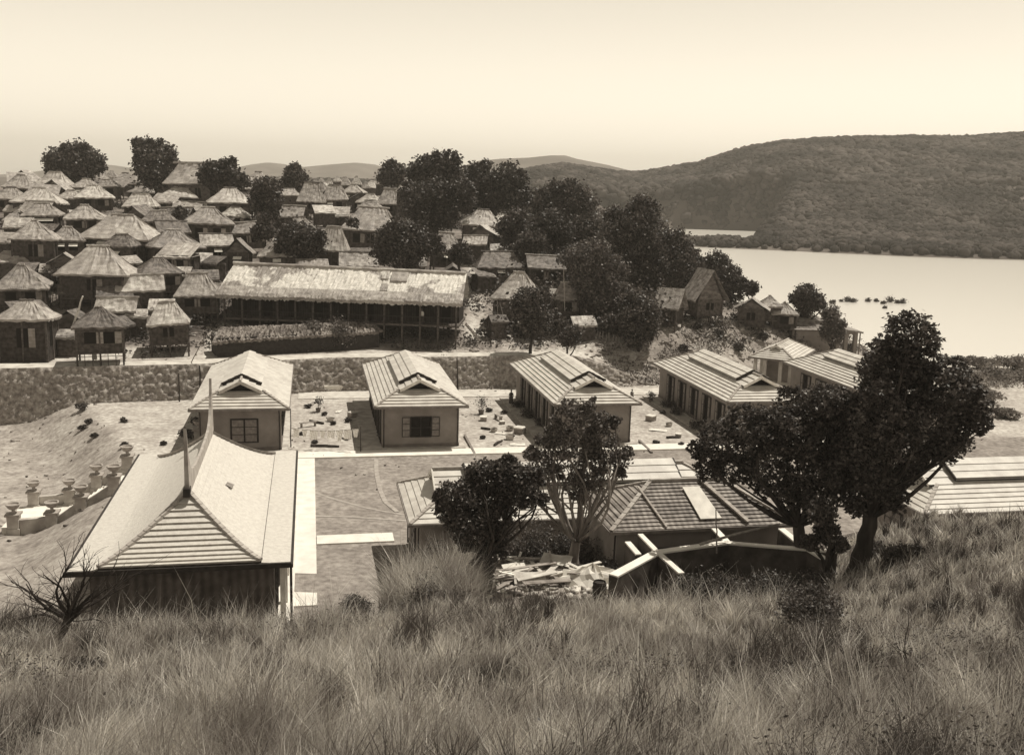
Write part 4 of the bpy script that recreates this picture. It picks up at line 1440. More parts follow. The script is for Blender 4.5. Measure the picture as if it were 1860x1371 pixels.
def crown_points(lobes, n, g, fill=.55, clus=.24, up=.15, kc=30):
    """leaf centres gathered in clusters through each lobe"""
    wts = np.array([l[3] * l[4] + l[3] * l[5] for l in lobes])
    wts = wts / wts.sum()
    out = []
    for l, w_ in zip(lobes, wts):
        c, r_ = np.array(l[:3]), np.array(l[3:6])
        k = max(14, int(kc * (w_ * len(lobes)) ** .5))
        d = g.normal(size=(k, 3))
        d[:, 2] += up
        d /= np.linalg.norm(d, axis=1)[:, None]
        rad = (fill + (1.0 - fill) * g.random(k) ** .6)
        cc = c + d * r_ * rad[:, None]
        m_ = max(4, int(n * w_ / k))
        cr_ = r_ * clus * g.uniform(.6, 1.35, k)[:, None]
        pts = cc[:, None] + g.normal(size=(k, m_, 3)) * cr_[:, None] * np.array([1, 1, .75])
        out.append(pts.reshape(-1, 3))
    return np.concatenate(out)

def limb(mb, a, b, r0, r1, g, bend=.08, k=6, n=6):
    a, b = Vector(a), Vector(b)
    ln = (b - a).length
    off = Vector((g.normal(), g.normal(), g.normal() * .3)) * ln * bend
    pts = [lerp(a, b, t) + off * math.sin(math.pi * t) + Vector((g.normal(), g.normal(), 0)) * ln * .012 for t in [i / k for i in range(k + 1)]]
    pts[0], pts[-1] = a, b
    mb.tube(pts, [lerp(r0, r1, i / k) for i in range(k + 1)], n)
    return pts

def tree(name, label, Y, base, lobes, n=4000, leaf=.4, trunk=.2, m=None, bark=None, seed=0, group=None, fork=.45, cat='tree', fill=.55, clus=.24, asp=.55, twigs=0, ydepth=.8, sink=.3, kc=34, shrink=1.0, extra=2):
    """lobes (px, py, r[, ry]) are read at forward distance Y, then spread in depth"""
    g = np.random.default_rng(seed + int(base[0]))
    bx_ = P(base[0], base[1], Y)
    bz = gz(bx_.x, bx_.y)
    T = thing(name, label, cat, (bx_.x, bx_.y, bz), 0, group)
    o = Vector((bx_.x, bx_.y, bz))
    L_, R_ = [], []
    for l in lobes:
        c = P(l[0], l[1], Y) - o
        r_ = l[2] * Y / 1800
        rz = (l[3] if len(l) > 3 else l[2]) * Y / 1800
        c.y += (g.random() - .5) * r_ * 1.6 * ydepth
        L_.append((c.x, c.y, max(c.z, rz * .6), r_ * shrink, r_ * ydepth * shrink + .1, rz * shrink))
    for l in list(L_):
        for _ in range(extra):
            d_ = g.normal(size=3)
            d_[1] *= .7
            d_ /= np.linalg.norm(d_)
            f_ = g.uniform(.28, .5)
            q_ = np.array(l[:3]) + d_ * np.array(l[3:6]) * g.uniform(.8, 1.12)
            R_.append((q_[0], q_[1], max(q_[2], .4), l[3] * f_, l[4] * f_, l[5] * f_))
    tb = MB()
    cz_ = np.mean([l[2] for l in L_])
    cx_ = np.mean([l[0] for l in L_])
    cy_ = np.mean([l[1] for l in L_])
    fk = Vector((cx_ * .3, cy_ * .3, max(.3, cz_ * fork)))
    limb(tb, (0, 0, -sink), fk, trunk * 1.25, trunk * .8, g, bend=.05, k=7, n=9)
    for l in L_:
        e = Vector(l[:3])
        rl_ = trunk * min(.62, 1.5 / len(L_) ** .5)
        pts = limb(tb, fk - Vector((0, 0, .1)), e, rl_, trunk * .1, g, bend=.13)
        for q in range(twigs):
            st = pts[2 + int(g.integers(0, 4))]
            en = e + Vector(np.clip(g.normal(size=3), -1, 1) * np.array(l[3:6])) * .6
            limb(tb, st, en, trunk * .2, trunk * .04, g, bend=.1, k=4, n=5)
    tb.build('trunk', bark or M_bark, T, smooth=True)
    pts = crown_points(L_ + R_, n, g, fill, clus, kc=kc)
    V, Fc = leaf_cards(pts, leaf, g, asp=asp)
    raw_mesh('crown', V, Fc, m or M_leafd, T)
    return T

# the big trees on the right
tree('tree', 'big dark tree with a tall knob of crown, right of the scrap yard', 39, (1545, 1035),
     [(1645, 610, 52), (1625, 660, 50), (1675, 655, 40), (1640, 705, 72), (1700, 705, 55), (1600, 765, 75), (1705, 770, 75), (1750, 755, 42), (1560, 830, 62), (1645, 835, 62), (1590, 668, 32), (1715, 815, 38), (1740, 800, 25), (1525, 740, 40), (1600, 880, 36), (1575, 870, 42), (1560, 925, 24), (1625, 905, 26), (1745, 700, 34), (1765, 745, 34), (1785, 770, 20), (1740, 660, 16)],
     n=50000, leaf=.17, trunk=.36, m=M_leafd, seed=1, twigs=2, fork=.42, clus=.105, fill=.4, kc=80, shrink=.95)
tree('tree', 'wide dark tree left of the big knobbed tree, its branches over the rough tiled roof', 40.5, (1462, 985),
     [(1480, 745, 54), (1425, 775, 58), (1500, 790, 66), (1378, 780, 52), (1310, 802, 46), (1285, 840, 32), (1262, 815, 18), (1400, 845, 55), (1330, 850, 42), (1480, 860, 55), (1520, 880, 40), (1440, 890, 40), (1540, 840, 44), (1440, 728, 30), (1350, 760, 30), (1515, 725, 30), (1545, 770, 50), (1460, 900, 30)],
     n=42000, leaf=.17, trunk=.3, m=M_leafd, seed=2, twigs=1, fork=.5, clus=.105, fill=.4, kc=80, shrink=.92)
tree('tree', 'thin leaning dark trunk with small leaves between the two big trees', 37.5, (1505, 1045), [(1490, 930, 22), (1500, 965, 18), (1470, 985, 14), (1520, 985, 14)], n=5000, leaf=.18, trunk=.17, seed=12, twigs=2)
tree('tree', 'round dark tree in front of the left end of the long sideways barracks', 38, (884, 1055),
     [(885, 880, 48), (835, 900, 42), (930, 872, 44), (860, 935, 50), (955, 895, 30), (905, 945, 40), (815, 930, 26), (890, 985, 26), (845, 985, 18), (975, 870, 20), (800, 905, 18), (880, 1015, 24), (905, 995, 22), (905, 850, 18), (860, 860, 18), (985, 905, 14)],
     n=30000, leaf=.15, trunk=.2, m=M_leafd, seed=3, twigs=4, fork=.4, clus=.13, fill=.4, kc=70, shrink=.92)
tree('tree', 'thin airy grey tree with pale forking trunk before the long sideways barracks', 42, (1048, 985),
     [(1062, 772, 34), (1020, 808, 30), (1098, 812, 32), (1055, 838, 36), (980, 838, 24), (1038, 742, 22), (1126, 838, 22), (962, 822, 13), (1088, 766, 22), (1008, 772, 16), (1045, 882, 22), (1005, 855, 20), (1118, 765, 13), (1140, 822, 12), (1080, 870, 20), (1068, 735, 14), (985, 800, 14)],
     n=8200, leaf=.17, trunk=.24, m=M_leafg, bark=M_barkl, seed=4, twigs=4, fork=.28, clus=.14, fill=.3, kc=55)

VT = [
 ('dark low tree in the belt right of the bright pyramid-roofed hut, above the dark roofs', 132, (968, 478), [(968, 445, 24), (950, 455, 16), (985, 455, 16)], M_leafd, 4000, .36),
 ('dark tree filling the belt between the rounded trees and the tallest spur tree', 138, (1062, 462), [(1062, 425, 28), (1085, 440, 22), (1045, 445, 22), (1075, 415, 16)], M_leafd, 6000, .38),
 ('small dark tree standing left of the tallest spur tree', 130, (1040, 492), [(1040, 468, 22), (1022, 478, 16), (1055, 480, 16)], M_leaf, 4000, .34),
 ('dark tree at the right shoulder of the spur, over the bright water edge', 128, (1255, 540), [(1250, 478, 20), (1258, 498, 22), (1240, 510, 22), (1265, 515, 14), (1245, 460, 14)], M_leafd, 5500, .32),
 ('shaded tree right of the hut on a single pole', 117, (1062, 590), [(1062, 548, 22), (1048, 560, 16), (1075, 560, 20), (1055, 530, 14)], M_leafd, 5000, .28),
 ('bushy tree at the lane behind the long hall right end', 122, (838, 480), [(838, 455, 14), (828, 462, 12), (845, 466, 12)], M_leaf, 2200, .32),
 ('dark tree on the left slope behind the square hut with pale shutters', 140, (330, 425), [(330, 398, 16), (318, 405, 12), (342, 408, 11)], M_leafd, 2600, .4),
 ('small dark tree between the two large pale roofs of the left slope', 126, (240, 470), [(240, 448, 15), (230, 455, 11), (252, 456, 11)], M_leafd, 2400, .36),
 ('dark tree at the left picture edge above the brown tall thatch', 134, (84, 470), [(84, 452, 13), (76, 458, 10), (93, 460, 10)], M_leafd, 2000, .36),
 ('broad dark tree, leftmost tree on the skyline', 190, (138, 350), [(110, 293, 22), (140, 284, 24), (162, 292, 20), (100, 308, 14), (180, 303, 12), (130, 305, 26), (160, 308, 20), (120, 275, 12), (150, 272, 10)], M_leafd, 7000, .55),
 ('tall dark knobby tree on the skyline between pale roofs', 185, (282, 360), [(262, 268, 17), (270, 285, 18), (294, 280, 20), (280, 305, 26), (302, 298, 19), (258, 300, 14), (285, 325, 22), (270, 265, 12), (305, 285, 12)], M_leafd, 7000, .5),
 ('low bushy tree in front of the big broad skyline roof', 165, (396, 350), [(388, 318, 22), (405, 312, 20), (420, 325, 18), (375, 322, 14), (440, 330, 13)], M_leaf, 4500, .5),
 ('slim pointed dark tree on the skyline before the distant hills', 190, (535, 352), [(535, 306, 10), (533, 318, 15), (540, 328, 18), (526, 332, 14)], M_leafd, 3500, .5),
 ('dark clump of trees in mid slope right of the bright hip roof', 150, (483, 400), [(485, 345, 20), (475, 365, 22), (497, 362, 18), (485, 385, 20), (496, 340, 12), (470, 350, 12)], M_leafd, 6000, .45),
 ('slim dark tree left of the round bush in the middle of the village', 128, (481, 440), [(481, 405, 14), (480, 422, 16), (485, 395, 9)], M_leafd, 2500, .4),
 ('round bushy tree above the pointed pale hut behind the long hall', 124, (545, 478), [(540, 432, 28), (520, 445, 18), (562, 438, 24), (545, 455, 24), (580, 448, 12), (528, 425, 15)], M_leaf, 7000, .35),
 ('bushy tree before the large dark-thatched house', 120, (735, 482), [(735, 440, 34), (705, 440, 24), (765, 440, 28), (740, 460, 28), (785, 450, 18), (715, 418, 18), (695, 462, 18), (640, 405, 10)], M_leaf, 9000, .33),
 ('neat round tree on the plateau left of the grove', 195, (713, 350), [(713, 318, 20), (702, 322, 13), (725, 322, 13)], M_leafd, 4000, .5),
 ('tall spreading tree with broken flat top at the left of the grove', 165, (790, 390), [(765, 306, 20), (790, 300, 22), (822, 291, 14), (815, 312, 22), (775, 322, 26), (805, 335, 32), (830, 325, 18), (752, 318, 14), (800, 292, 14)], M_leaf, 9000, .45),
 ('wide leafy tree in the middle of the grove above the bright pyramid roof', 148, (785, 415), [(785, 365, 36), (755, 368, 26), (820, 365, 32), (840, 350, 22), (770, 390, 24), (805, 390, 26), (745, 345, 16)], M_leaf, 10000, .4),
 ('rounded tall tree behind the bright pyramid roof', 172, (870, 385), [(868, 322, 24), (855, 330, 18), (880, 345, 28), (862, 360, 26), (880, 372, 22)], M_leaf, 6500, .5),
 ('rounded tall tree right of the bright pyramid roof, its crown against the far hills', 168, (925, 395), [(922, 322, 24), (938, 335, 22), (912, 345, 26), (935, 362, 28), (915, 375, 26), (955, 380, 22)], M_leaf, 8000, .48),
 ('dark tree right beside the bright pyramid-roofed hut', 140, (938, 445), [(938, 408, 26), (925, 420, 20), (955, 418, 18), (938, 435, 20)], M_leafd, 5500, .4),
 ('dark tree with rounded top, right of the tree beside the pyramid roof', 136, (1000, 452), [(1000, 412, 28), (980, 425, 22), (1020, 425, 20), (1000, 440, 22)], M_leaf, 6000, .38),
 ('wide dark tree at the back of the grove before the far wooded hills', 158, (1030, 420), [(1010, 362, 28), (1040, 365, 30), (1065, 382, 24), (1030, 392, 28), (985, 365, 20), (1060, 400, 20)], M_leafd, 8000, .45),
 ('tallest large tree of the spur with ragged top against the wooded hill', 124, (1170, 590), [(1165, 375, 22), (1182, 385, 18), (1150, 385, 16), (1115, 388, 16), (1160, 410, 34), (1125, 425, 32), (1190, 445, 40), (1230, 448, 28), (1238, 470, 26), (1145, 460, 42), (1205, 490, 42), (1165, 500, 38), (1090, 470, 36), (1240, 490, 18), (1128, 398, 18)], M_leafd, 26000, .3),
 ('grey-green large tree in front of the tallest large tree', 114, (1085, 610), [(1070, 478, 34), (1045, 470, 20), (1095, 510, 36), (1110, 545, 30), (1075, 545, 28), (1115, 490, 24), (1085, 570, 24), (1060, 510, 22), (1120, 570, 20)], M_leafg, 18000, .28),
 ('dark dense tree above the rough bank at the right end of the stone wall', 108, (1160, 648), [(1160, 572, 30), (1150, 548, 22), (1172, 590, 24), (1155, 605, 24), (1180, 565, 16), (1140, 590, 18)], M_leafd, 11000, .27),
 ('small round tree standing on the path edge right of the long hall', 102, (965, 618), [(965, 553, 28), (980, 575, 22), (948, 552, 16), (965, 585, 20), (990, 550, 12)], M_leafd, 9000, .26),
 ('little dark bushy tree on the path edge under the large trees', 101, (1028, 628), [(1022, 598, 16), (1040, 605, 15), (1030, 615, 14)], M_leafd, 3500, .24),
 ('dark tree in the shade behind the woven-walled hut at the left', 112, (108, 575), [(105, 528, 24), (92, 548, 22), (118, 545, 18), (105, 505, 14)], M_leafd, 6000, .28),
 ('dark leafy tree behind the steep gable hut, over the water', 135, (1300, 520), [(1300, 478, 20), (1288, 490, 16), (1312, 490, 16), (1296, 505, 16)], M_leafd, 5000, .32),
 ('dark rounded tree right of the steep gable hut', 130, (1330, 560), [(1328, 500, 18), (1340, 515, 14), (1315, 515, 16), (1330, 530, 16)], M_leafd, 5000, .3),
 ('small tuft of tree rising above the open gable hut', 128, (1365, 560), [(1366, 524, 11), (1356, 530, 7)], M_leafd, 1600, .28),
 ('lone round tree on the spur against the bright water', 124, (1470, 590), [(1465, 538, 20), (1450, 545, 14), (1480, 548, 16), (1468, 558, 18), (1490, 552, 8), (1455, 530, 10)], M_leafd, 6500, .28),
 ('tree wrapped in creepers beside the arched building', 118, (1512, 630), [(1512, 572, 14), (1508, 590, 15), (1520, 595, 16), (1512, 612, 14), (1500, 605, 10)], M_leafg, 5000, .26),
 ('dark tree half hidden beside the path between the large trees', 110, (1120, 640), [(1120, 600, 18), (1105, 590, 18), (1130, 585, 14)], M_leafd, 4000, .26),
]
for i, (lab, Y, base, lobes, m_, n, lf) in enumerate(VT):
    tree('tree', lab, Y, base, [(l[0], l[1], l[2] * 1.0) for l in lobes], n=int(n * 1.5), leaf=lf, trunk=max(.16, .0016 * Y), m=m_, seed=20 + i, twigs=0, fork=.5, asp=.7, sink=1.0)

# ------------------------------------------------------------------ shrubs
def shrub(label, px, py, r, m=M_leafd, n=1500, leaf=.14, dz=0.0, h=1.0, name='shrub', group=None, stems=4, Y=None):
    c = hit(px, py, 0) if Y is None else P(px, py, Y)
    c.z = gz(c.x, c.y)
    g = np.random.default_rng(int(px * 3 + py))
    T = thing(name, label, 'shrub', c, 0, group)
    rr_ = r * c.y / 1800
    L_ = [(g.normal() * rr_ * .35, g.normal() * rr_ * .35, rr_ * h * (.55 + .5 * g.random()), rr_ * .62, rr_ * .62, rr_ * h * .55) for _ in range(5)]
    tb = MB()
    for l in L_[:stems]:
        limb(tb, (0, 0, -.2), l[:3], .03 + rr_ * .02, .012, g, k=4, n=5)
    tb.build('stems', M_bark, T)
    V, Fc = leaf_cards(crown_points(L_, n, g, .3, .3), leaf, g, asp=.55)
    raw_mesh('foliage', V, Fc, m, T)
    return T
shrub('dark glossy round bush standing alone in the grass at lower right', 1470, 1165, 60, n=9000, leaf=.085)
shrub('dark low bush in the shade left of the round dark tree', 800, 1082, 62, n=12000, leaf=.10, h=1.0, Y=34)
shrub('dark bush under the big knobbed tree on its right', 1640, 1035, 44, n=6000, leaf=.12, h=.7)
shrub('leafy weeds hiding the middle of the concrete foundation', 1365, 1050, 46, n=6000, leaf=.11, h=.9)
shrub('low dark bush at the grass edge below the concrete foundation', 1345, 1100, 48, n=6000, leaf=.1, h=.5)
shrub('bush in the angle of the concrete foundation beside the trunks', 1580, 1025, 34, n=4500, leaf=.12, h=.8)
shrub('bush between the thin airy tree and the rough tiled roof', 1092, 975, 26, n=4000, leaf=.12, m=M_leaf)
shrub('bush behind the scrap yard, left of the thin airy tree trunk', 1005, 965, 30, n=4000, leaf=.13, m=M_leaf)
shrub('undergrowth bush under the round dark tree', 930, 1010, 40, n=5000, leaf=.12, m=M_leaf, h=.6)
for i, (px, py, r, lab) in enumerate([
    (250, 1150, 40, 'low dark bush in the grass in front of the curved-roof hall'), (360, 1150, 50, 'dark scrub in the grass under the hall eave'),
    (160, 1230, 40, 'dark scrub at the foot of the bare bush'), (640, 1110, 30, 'dark tuft of scrub near the grass edge left of the bush'),
    (380, 1220, 50, 'dark scrub in the middle of the left grass'), (1450, 1235, 40, 'low dark scrub below the glossy round bush'),
    (1030, 1290, 40, 'dark scrub in the grass near the bottom centre'), (60, 1180, 40, 'dark scrub at the left picture edge'),
    (1720, 1120, 36, 'low scrub in the pale grass at right'), (250, 1330, 60, 'low scrub in the lower left grass')]):
    shrub(lab, px, py, r, n=3000, leaf=.08, h=.55, m=M_leaf, group='low scrub in the grass')
for px, py, r, lab in [(1400, 655, 12, 'shrub at the top of the rough bank behind the pavilion'), (1270, 600, 9, 'small shrub in the middle of the rough bank'), (1340, 640, 10, 'small shrub low on the rough bank'),
                       (1240, 640, 9, 'small shrub left on the rough bank'), (1385, 620, 10, 'shrub under the open gable hut'), (1545, 640, 11, 'shrub left of the arches'), (1590, 640, 12, 'shrub right of the arches'),
                       (1620, 655, 12, 'shrub above the barracks roof behind the knobbed tree'), (1310, 612, 8, 'shrub in front of the steep gable hut'), (100, 648, 9, 'shrub beside the woven-walled hut')]:
    shrub(lab, px, py, r, n=900, leaf=.22, m=M_leaf, group='shrubs on the bank', stems=2)
for px, py, r, lab in [(560, 600, 14, 'shrub on the roof edge of the brush shed'), (620, 606, 16, 'shrub against the right half of the brush shed'), (600, 590, 13, 'shrub behind the brush shed')]:
    shrub(lab, px, py + 30, r * 1.6, n=1500, leaf=.22, m=M_leafg, h=1.5, group='shrubs at the brush shed')
# reeds and bushes on the sandy shore at right
for i, (px, py, r, lab) in enumerate([(1780, 670, 26, 'shore bush at the water edge, left of the reeds'), (1840, 672, 28, 'shore bush at the right picture edge'), (1810, 690, 24, 'shore bush behind the sandy patch'),
    (1750, 700, 30, 'shore bush beside the knobbed tree crown'), (1790, 730, 30, 'shore bush left of the sandy gap'), (1830, 760, 22, 'shore bush on the sand at right'), (1770, 765, 26, 'shore bush on the sand near the crown'), (1850, 690, 20, 'shore bush behind the sand at the right edge')]):
    shrub(lab, px, py, r, n=2600, leaf=.3, m=M_reed, h=.55, group='bushes on the sandy shore')
# stems and bushes standing in the river
for i, (px, py, r) in enumerate([(1512, 552, 5), (1528, 548, 3), (1540, 548, 6), (1550, 549, 5), (1576, 548, 4), (1592, 548, 4), (1604, 552, 4), (1618, 549, 7), (1630, 551, 4), (1640, 551, 6), (1607, 560, 3)]):
    c = onz(px, py, WATER_Z)
    g = np.random.default_rng(i)
    T = thing('water_bush', 'small dark bush standing in the bright shallow water', 'bush', c, 0, 'bushes in the river')
    rr_ = r * c.y / 1800
    V, Fc = leaf_cards(crown_points([(0, 0, rr_ * .6, rr_, rr_, rr_ * .8)], 350, g, .2, .35), .35, g)
    raw_mesh('foliage', V, Fc, M_leafd, T)
    tb = MB()
    limb(tb, (0, 0, -1.5), (0, 0, rr_ * .7), .08, .03, g, k=3, n=5)
    tb.build('stem', M_bark, T)

# ------------------------------------------------------------------ grass on the slope
def grass(name, label, n_tuft, blades, region, hgt, wid, m, seed, lean=(.25, -.05), dens=1.1, filt=None, spread=.16):
    g = np.random.default_rng(seed)
    y0, y1, a0, a1 = region
    t = g.random(n_tuft)
    Y = (y0 ** (1 - dens) + t * (y1 ** (1 - dens) - y0 ** (1 - dens))) ** (1 / (1 - dens)) if abs(dens - 1) > 1e-3 else y0 * (y1 / y0) ** t
    X = g.uniform(a0, a1, n_tuft) * (Y + 3)
    Z = ground(X, Y)
    k = Z > .45
    if filt is not None:
        k &= filt(X, Y, Z, g)
    X, Y, Z = X[k], Y[k], Z[k]
    n = len(X)
    N = n * blades
    sc = (.4 + 1.0 * fbm(X, Y, 2.2, seed + 3)) * g.uniform(.6, 1.3, n)
    big = np.repeat(sc, blades)
    cx = np.repeat(X, blades) + g.normal(size=N) * spread
    cy = np.repeat(Y, blades) + g.normal(size=N) * spread
    cz = np.repeat(Z, blades) - .04
    L_ = hgt * big * g.uniform(.45, 1.25, N)
    wdt = wid * (.35 + np.maximum(cy, 4) / 16) * g.uniform(.6, 1.3, N)
    ang = g.uniform(0, 2 * np.pi, N)
    wind = np.repeat(.35 + .9 * fbm(X, Y, 4.0, seed + 9), blades)
    ti = np.repeat(g.normal(size=(n, 2)) * .16, blades, 0)
    td = np.repeat(g.uniform(0, 2 * np.pi, n), blades)
    tl_ = np.repeat(g.random(n) ** 2 * .75, blades)
    lx = np.cos(ang) * g.random(N) * .75 + lean[0] * wind + ti[:, 0] + np.cos(td) * tl_
    ly = np.sin(ang) * g.random(N) * .75 + lean[1] * wind + ti[:, 1] + np.sin(td) * tl_
    # blade spine: three points, bending over
    p0 = np.stack([cx, cy, cz], 1)
    d1 = np.stack([lx * .35, ly * .35, np.ones(N)], 1)
    d1 /= np.linalg.norm(d1, axis=1)[:, None]
    d2 = np.stack([lx * 1.5, ly * 1.5, np.full(N, .75)], 1)
    d2 /= np.linalg.norm(d2, axis=1)[:, None]
    p1 = p0 + d1 * (L_ * .55)[:, None]
    p2 = p1 + d2 * (L_ * .5)[:, None]
    a2 = g.uniform(0, np.pi, N)
    w_ = np.stack([np.cos(a2), np.sin(a2) * .5, np.zeros(N)], 1) * wdt[:, None] * .5
    V = np.stack([p0 - w_, p0 + w_, p1 + w_ * .8, p1 - w_ * .8, p2], 1).reshape(-1, 3)
    b = np.arange(N) * 5
    q = np.stack([b, b + 1, b + 2, b + 3], 1)
    tr = np.stack([b + 3, b + 2, b + 4, b + 4], 1)
    me = bpy.data.meshes.new(name)
    me.vertices.add(len(V))
    me.vertices.foreach_set('co', np.ascontiguousarray(V, np.float32).ravel())
    li_ = np.concatenate([q, tr[:, :3]], 1).ravel().astype(np.int32)
    me.loops.add(len(li_))
    me.loops.foreach_set('vertex_index', li_)
    st = (np.arange(N)[:, None] * 7 + np.array([0, 4])).ravel().astype(np.int32)
    me.polygons.add(len(st))
    me.polygons.foreach_set('loop_start', st)
    me.update(calc_edges=True)
    me.materials.append(m)
    o = bpy.data.objects.new(name, me)
    COL.objects.link(o)
    return tag(o, label, 'grass', kind='stuff')

def clear_yard(X, Y, Z, g):
    """bare ground: scrap yard and the small tiled house"""
    px = 930 + 1800 * X / Y
    yard = ((Y > 34.0) & (px > 880) & (px < 1190) & (Z > .3)) | ((Y > 36.6) & (px >= 1190) & (px < 1440))
    thin = (Y > 33) & (px > 690) & (px <= 880) & (Z > 2.2) & (Z < 5.5) & (g.random(len(X)) < .75)
    hs = (px > 1050) & (px < 1470) & (Y > 38)
    return ~(yard | thin | hs)
grass('grass', 'tall dry grass covering the near slope', 27000, 15, (6.5, 47, -.62, .62), .54, .016, M_grass, 11, filt=clear_yard, dens=.75)
grass('pale_grass', 'scattered paler seeding grass stalks on the near slope', 6500, 4, (7, 45, -.6, .6), 1.0, .011, M_grassp, 12, filt=clear_yard, dens=.7, spread=.1)

# ------------------------------------------------------------------ undergrowth and scattered litter (nobody could count them)
def scatter_leaves(name, label, n, region, filt, size, m, seed, hmax=.8, cat='undergrowth'):
    g = np.random.default_rng(seed)
    X = g.uniform(region[0], region[1], n)
    Y = g.uniform(region[2], region[3], n)
    k = filt(X, Y)
    X, Y = X[k], Y[k]
    Z = ground(X, Y)
    per = 14
    c = np.repeat(np.stack([X, Y, Z + .15], 1), per, 0) + np.abs(g.normal(size=(len(X) * per, 3))) * np.array([1, 1, 0]) * 0
    c = c + g.normal(size=c.shape) * np.array([.45, .45, .0])
    c[:, 2] += g.random(len(c)) * np.repeat(g.random(len(X)) * hmax, per)
    V, Fc = leaf_cards(c, size, g, asp=.6)
    return tag(raw_mesh(name, V, Fc, m), label, cat, kind='stuff')
def f_bank(X, Y):
    dB = seg_dist(X, Y, BASE)
    return inside_poly(X, Y) & (dB < 9) & (X > 10) & (vnoise(X, Y, 2.5, 77) > .48)
scatter_leaves('bank_undergrowth', 'low weeds over the rough earth bank', 5200, (9, 50, 100, 140), f_bank, .22, M_leafg, 31, .6)
def f_vil(X, Y):
    dB = seg_dist(X, Y, BASE)
    return inside_poly(X, Y) & (dB > 5) & (vnoise(X, Y, 5, 78) > .5)
scatter_leaves('village_undergrowth', 'weeds and low plants between the huts', 13000, (-75, 45, 92, 230), f_vil, .34, M_leaf, 32, 1.1)
def f_grove(X, Y):
    px = 930 + 1800 * X / Y
    return inside_poly(X, Y) & (px > 900) & (px < 1240) & (seg_dist(X, Y, BASE) > 8)
scatter_leaves('grove_undergrowth', 'dark undergrowth beneath the grove', 7500, (-5, 45, 108, 230), f_grove, .42, M_leafd, 33, 4.6)
def f_sand(X, Y):
    return (~inside_poly(X, Y)) & (Y + 0 * X > 100) & (X > 44) & (vnoise(X, Y, 6, 79) > .58) & (ground(X, Y) > -3.6)
scatter_leaves('shore_undergrowth', 'reeds and weeds along the sandy shore', 5000, (44, 85, 100, 152), f_sand, .26, M_reed, 34, 1.0)
def scatter_boxes(name, label, n, region, filt, m, seed, s=(.1, .45)):
    g = np.random.default_rng(seed)
    X = g.uniform(region[0], region[1], n)
    Y = g.uniform(region[2], region[3], n)
    k = filt(X, Y)
    X, Y = X[k], Y[k]
    Z = ground(X, Y)
    n = len(X)
    cub = np.array([(x, y, z) for z in (-.5, .5) for y in (-.5, .5) for x in (-.5, .5)])
    sz = np.stack([g.uniform(s[0], s[1] * 2.2, n), g.uniform(s[0], s[1], n), g.uniform(.05, s[1] * .7, n)], 1)
    v = cub[None] * sz[:, None] * (1 + .35 * (g.random((n, 8, 1)) - .5))
    a = g.uniform(0, 2 * np.pi, n)
    b = g.normal(size=n) * .2
    x = v[:, :, 0] * np.cos(a)[:, None] - v[:, :, 1] * np.sin(a)[:, None]
    y = v[:, :, 0] * np.sin(a)[:, None] + v[:, :, 1] * np.cos(a)[:, None]
    z = v[:, :, 2] + x * b[:, None]
    V = np.stack([x + X[:, None], y + Y[:, None], z + Z[:, None] + .05], 2).reshape(-1, 3)
    f = np.array([(0, 2, 3, 1), (4, 5, 7, 6), (0, 1, 5, 4), (2, 6, 7, 3), (0, 4, 6, 2), (1, 3, 7, 5)])
    return tag(raw_mesh(name, V, (f[None] + (np.arange(n) * 8)[:, None, None]).reshape(-1, 4), m), label, 'litter', kind='stuff')
M_scrap = mat('scrap_bits', .12, .62, scale=1.0, rough=.9, island=.75)
M_litter = mat('litter_scraps', .08, .4, scale=1.0, rough=.9, island=.7)
scatter_boxes('village_litter', 'scraps of wood, mats and stones lying between the huts', 2600, (-75, 45, 92, 190), lambda X, Y: inside_poly(X, Y) & (seg_dist(X, Y, BASE) > 3.4) & (vnoise(X, Y, 4, 5) > .42), M_litter, 41, (.08, .42))
scatter_boxes('bank_rubble', 'loose stones and clods on the rough earth bank', 1500, (8, 50, 99, 140), lambda X, Y: inside_poly(X, Y) & (seg_dist(X, Y, BASE) < 10), M_stone, 42, (.1, .45))
scatter_boxes('yard_rubble', 'small stones scattered over the yards and the left earth slope', 900, (-48, 40, 58, 100), lambda X, Y: (~inside_poly(X, Y)) & ((np.interp(Y, *EDGEX) - X > -1) | (vnoise(X, Y, 3, 6) > .7)), M_litter, 43, (.04, .16))

# ------------------------------------------------------------------ stairs with urn pillars
su, sv = STAIR
A0 = local_uv(su, sv)
T = thing('stone_staircase', 'wide pale stone stairs going down left beside the curved-roof hall', 'stairs', A0, YAW)
mb = MB()
ns, run, fall_ = 14, 3.8, 2.3
for i in range(ns):
    x1, x0 = -run * i / ns, -run * (i + 1) / ns
    mb.box(x0, x1 + .0, .35, 4.65, -3.2, -fall_ * (i + 1) / ns)
mb.build('steps', M_conc, T)
MB().box(-run - 3.2, -run, .35, 4.65, -3.2, -fall_ - .004).build('landing', M_conc, T)
for y, nm in ((-.1, 0), (4.75, 1)):
    for (xa, xb, za, zb_) in ((-.35, -1.75, .35, -.55), (-2.35, -3.5, -.75, -1.55), (-4.2, -5.8, -1.6, -1.7)):
        p_ = MB()
        p_.add([(xa, y, za), (xb, y, zb_), (xb, y + .36, zb_), (xa, y + .36, za), (xa, y, -4), (xb, y, -4), (xb, y + .36, -4), (xa, y + .36, -4)],
               [(0, 3, 2, 1), (4, 5, 6, 7), (0, 1, 5, 4), (2, 3, 7, 6), (1, 2, 6, 5), (0, 4, 7, 3)])
        p_.build('parapet', M_concd, T)
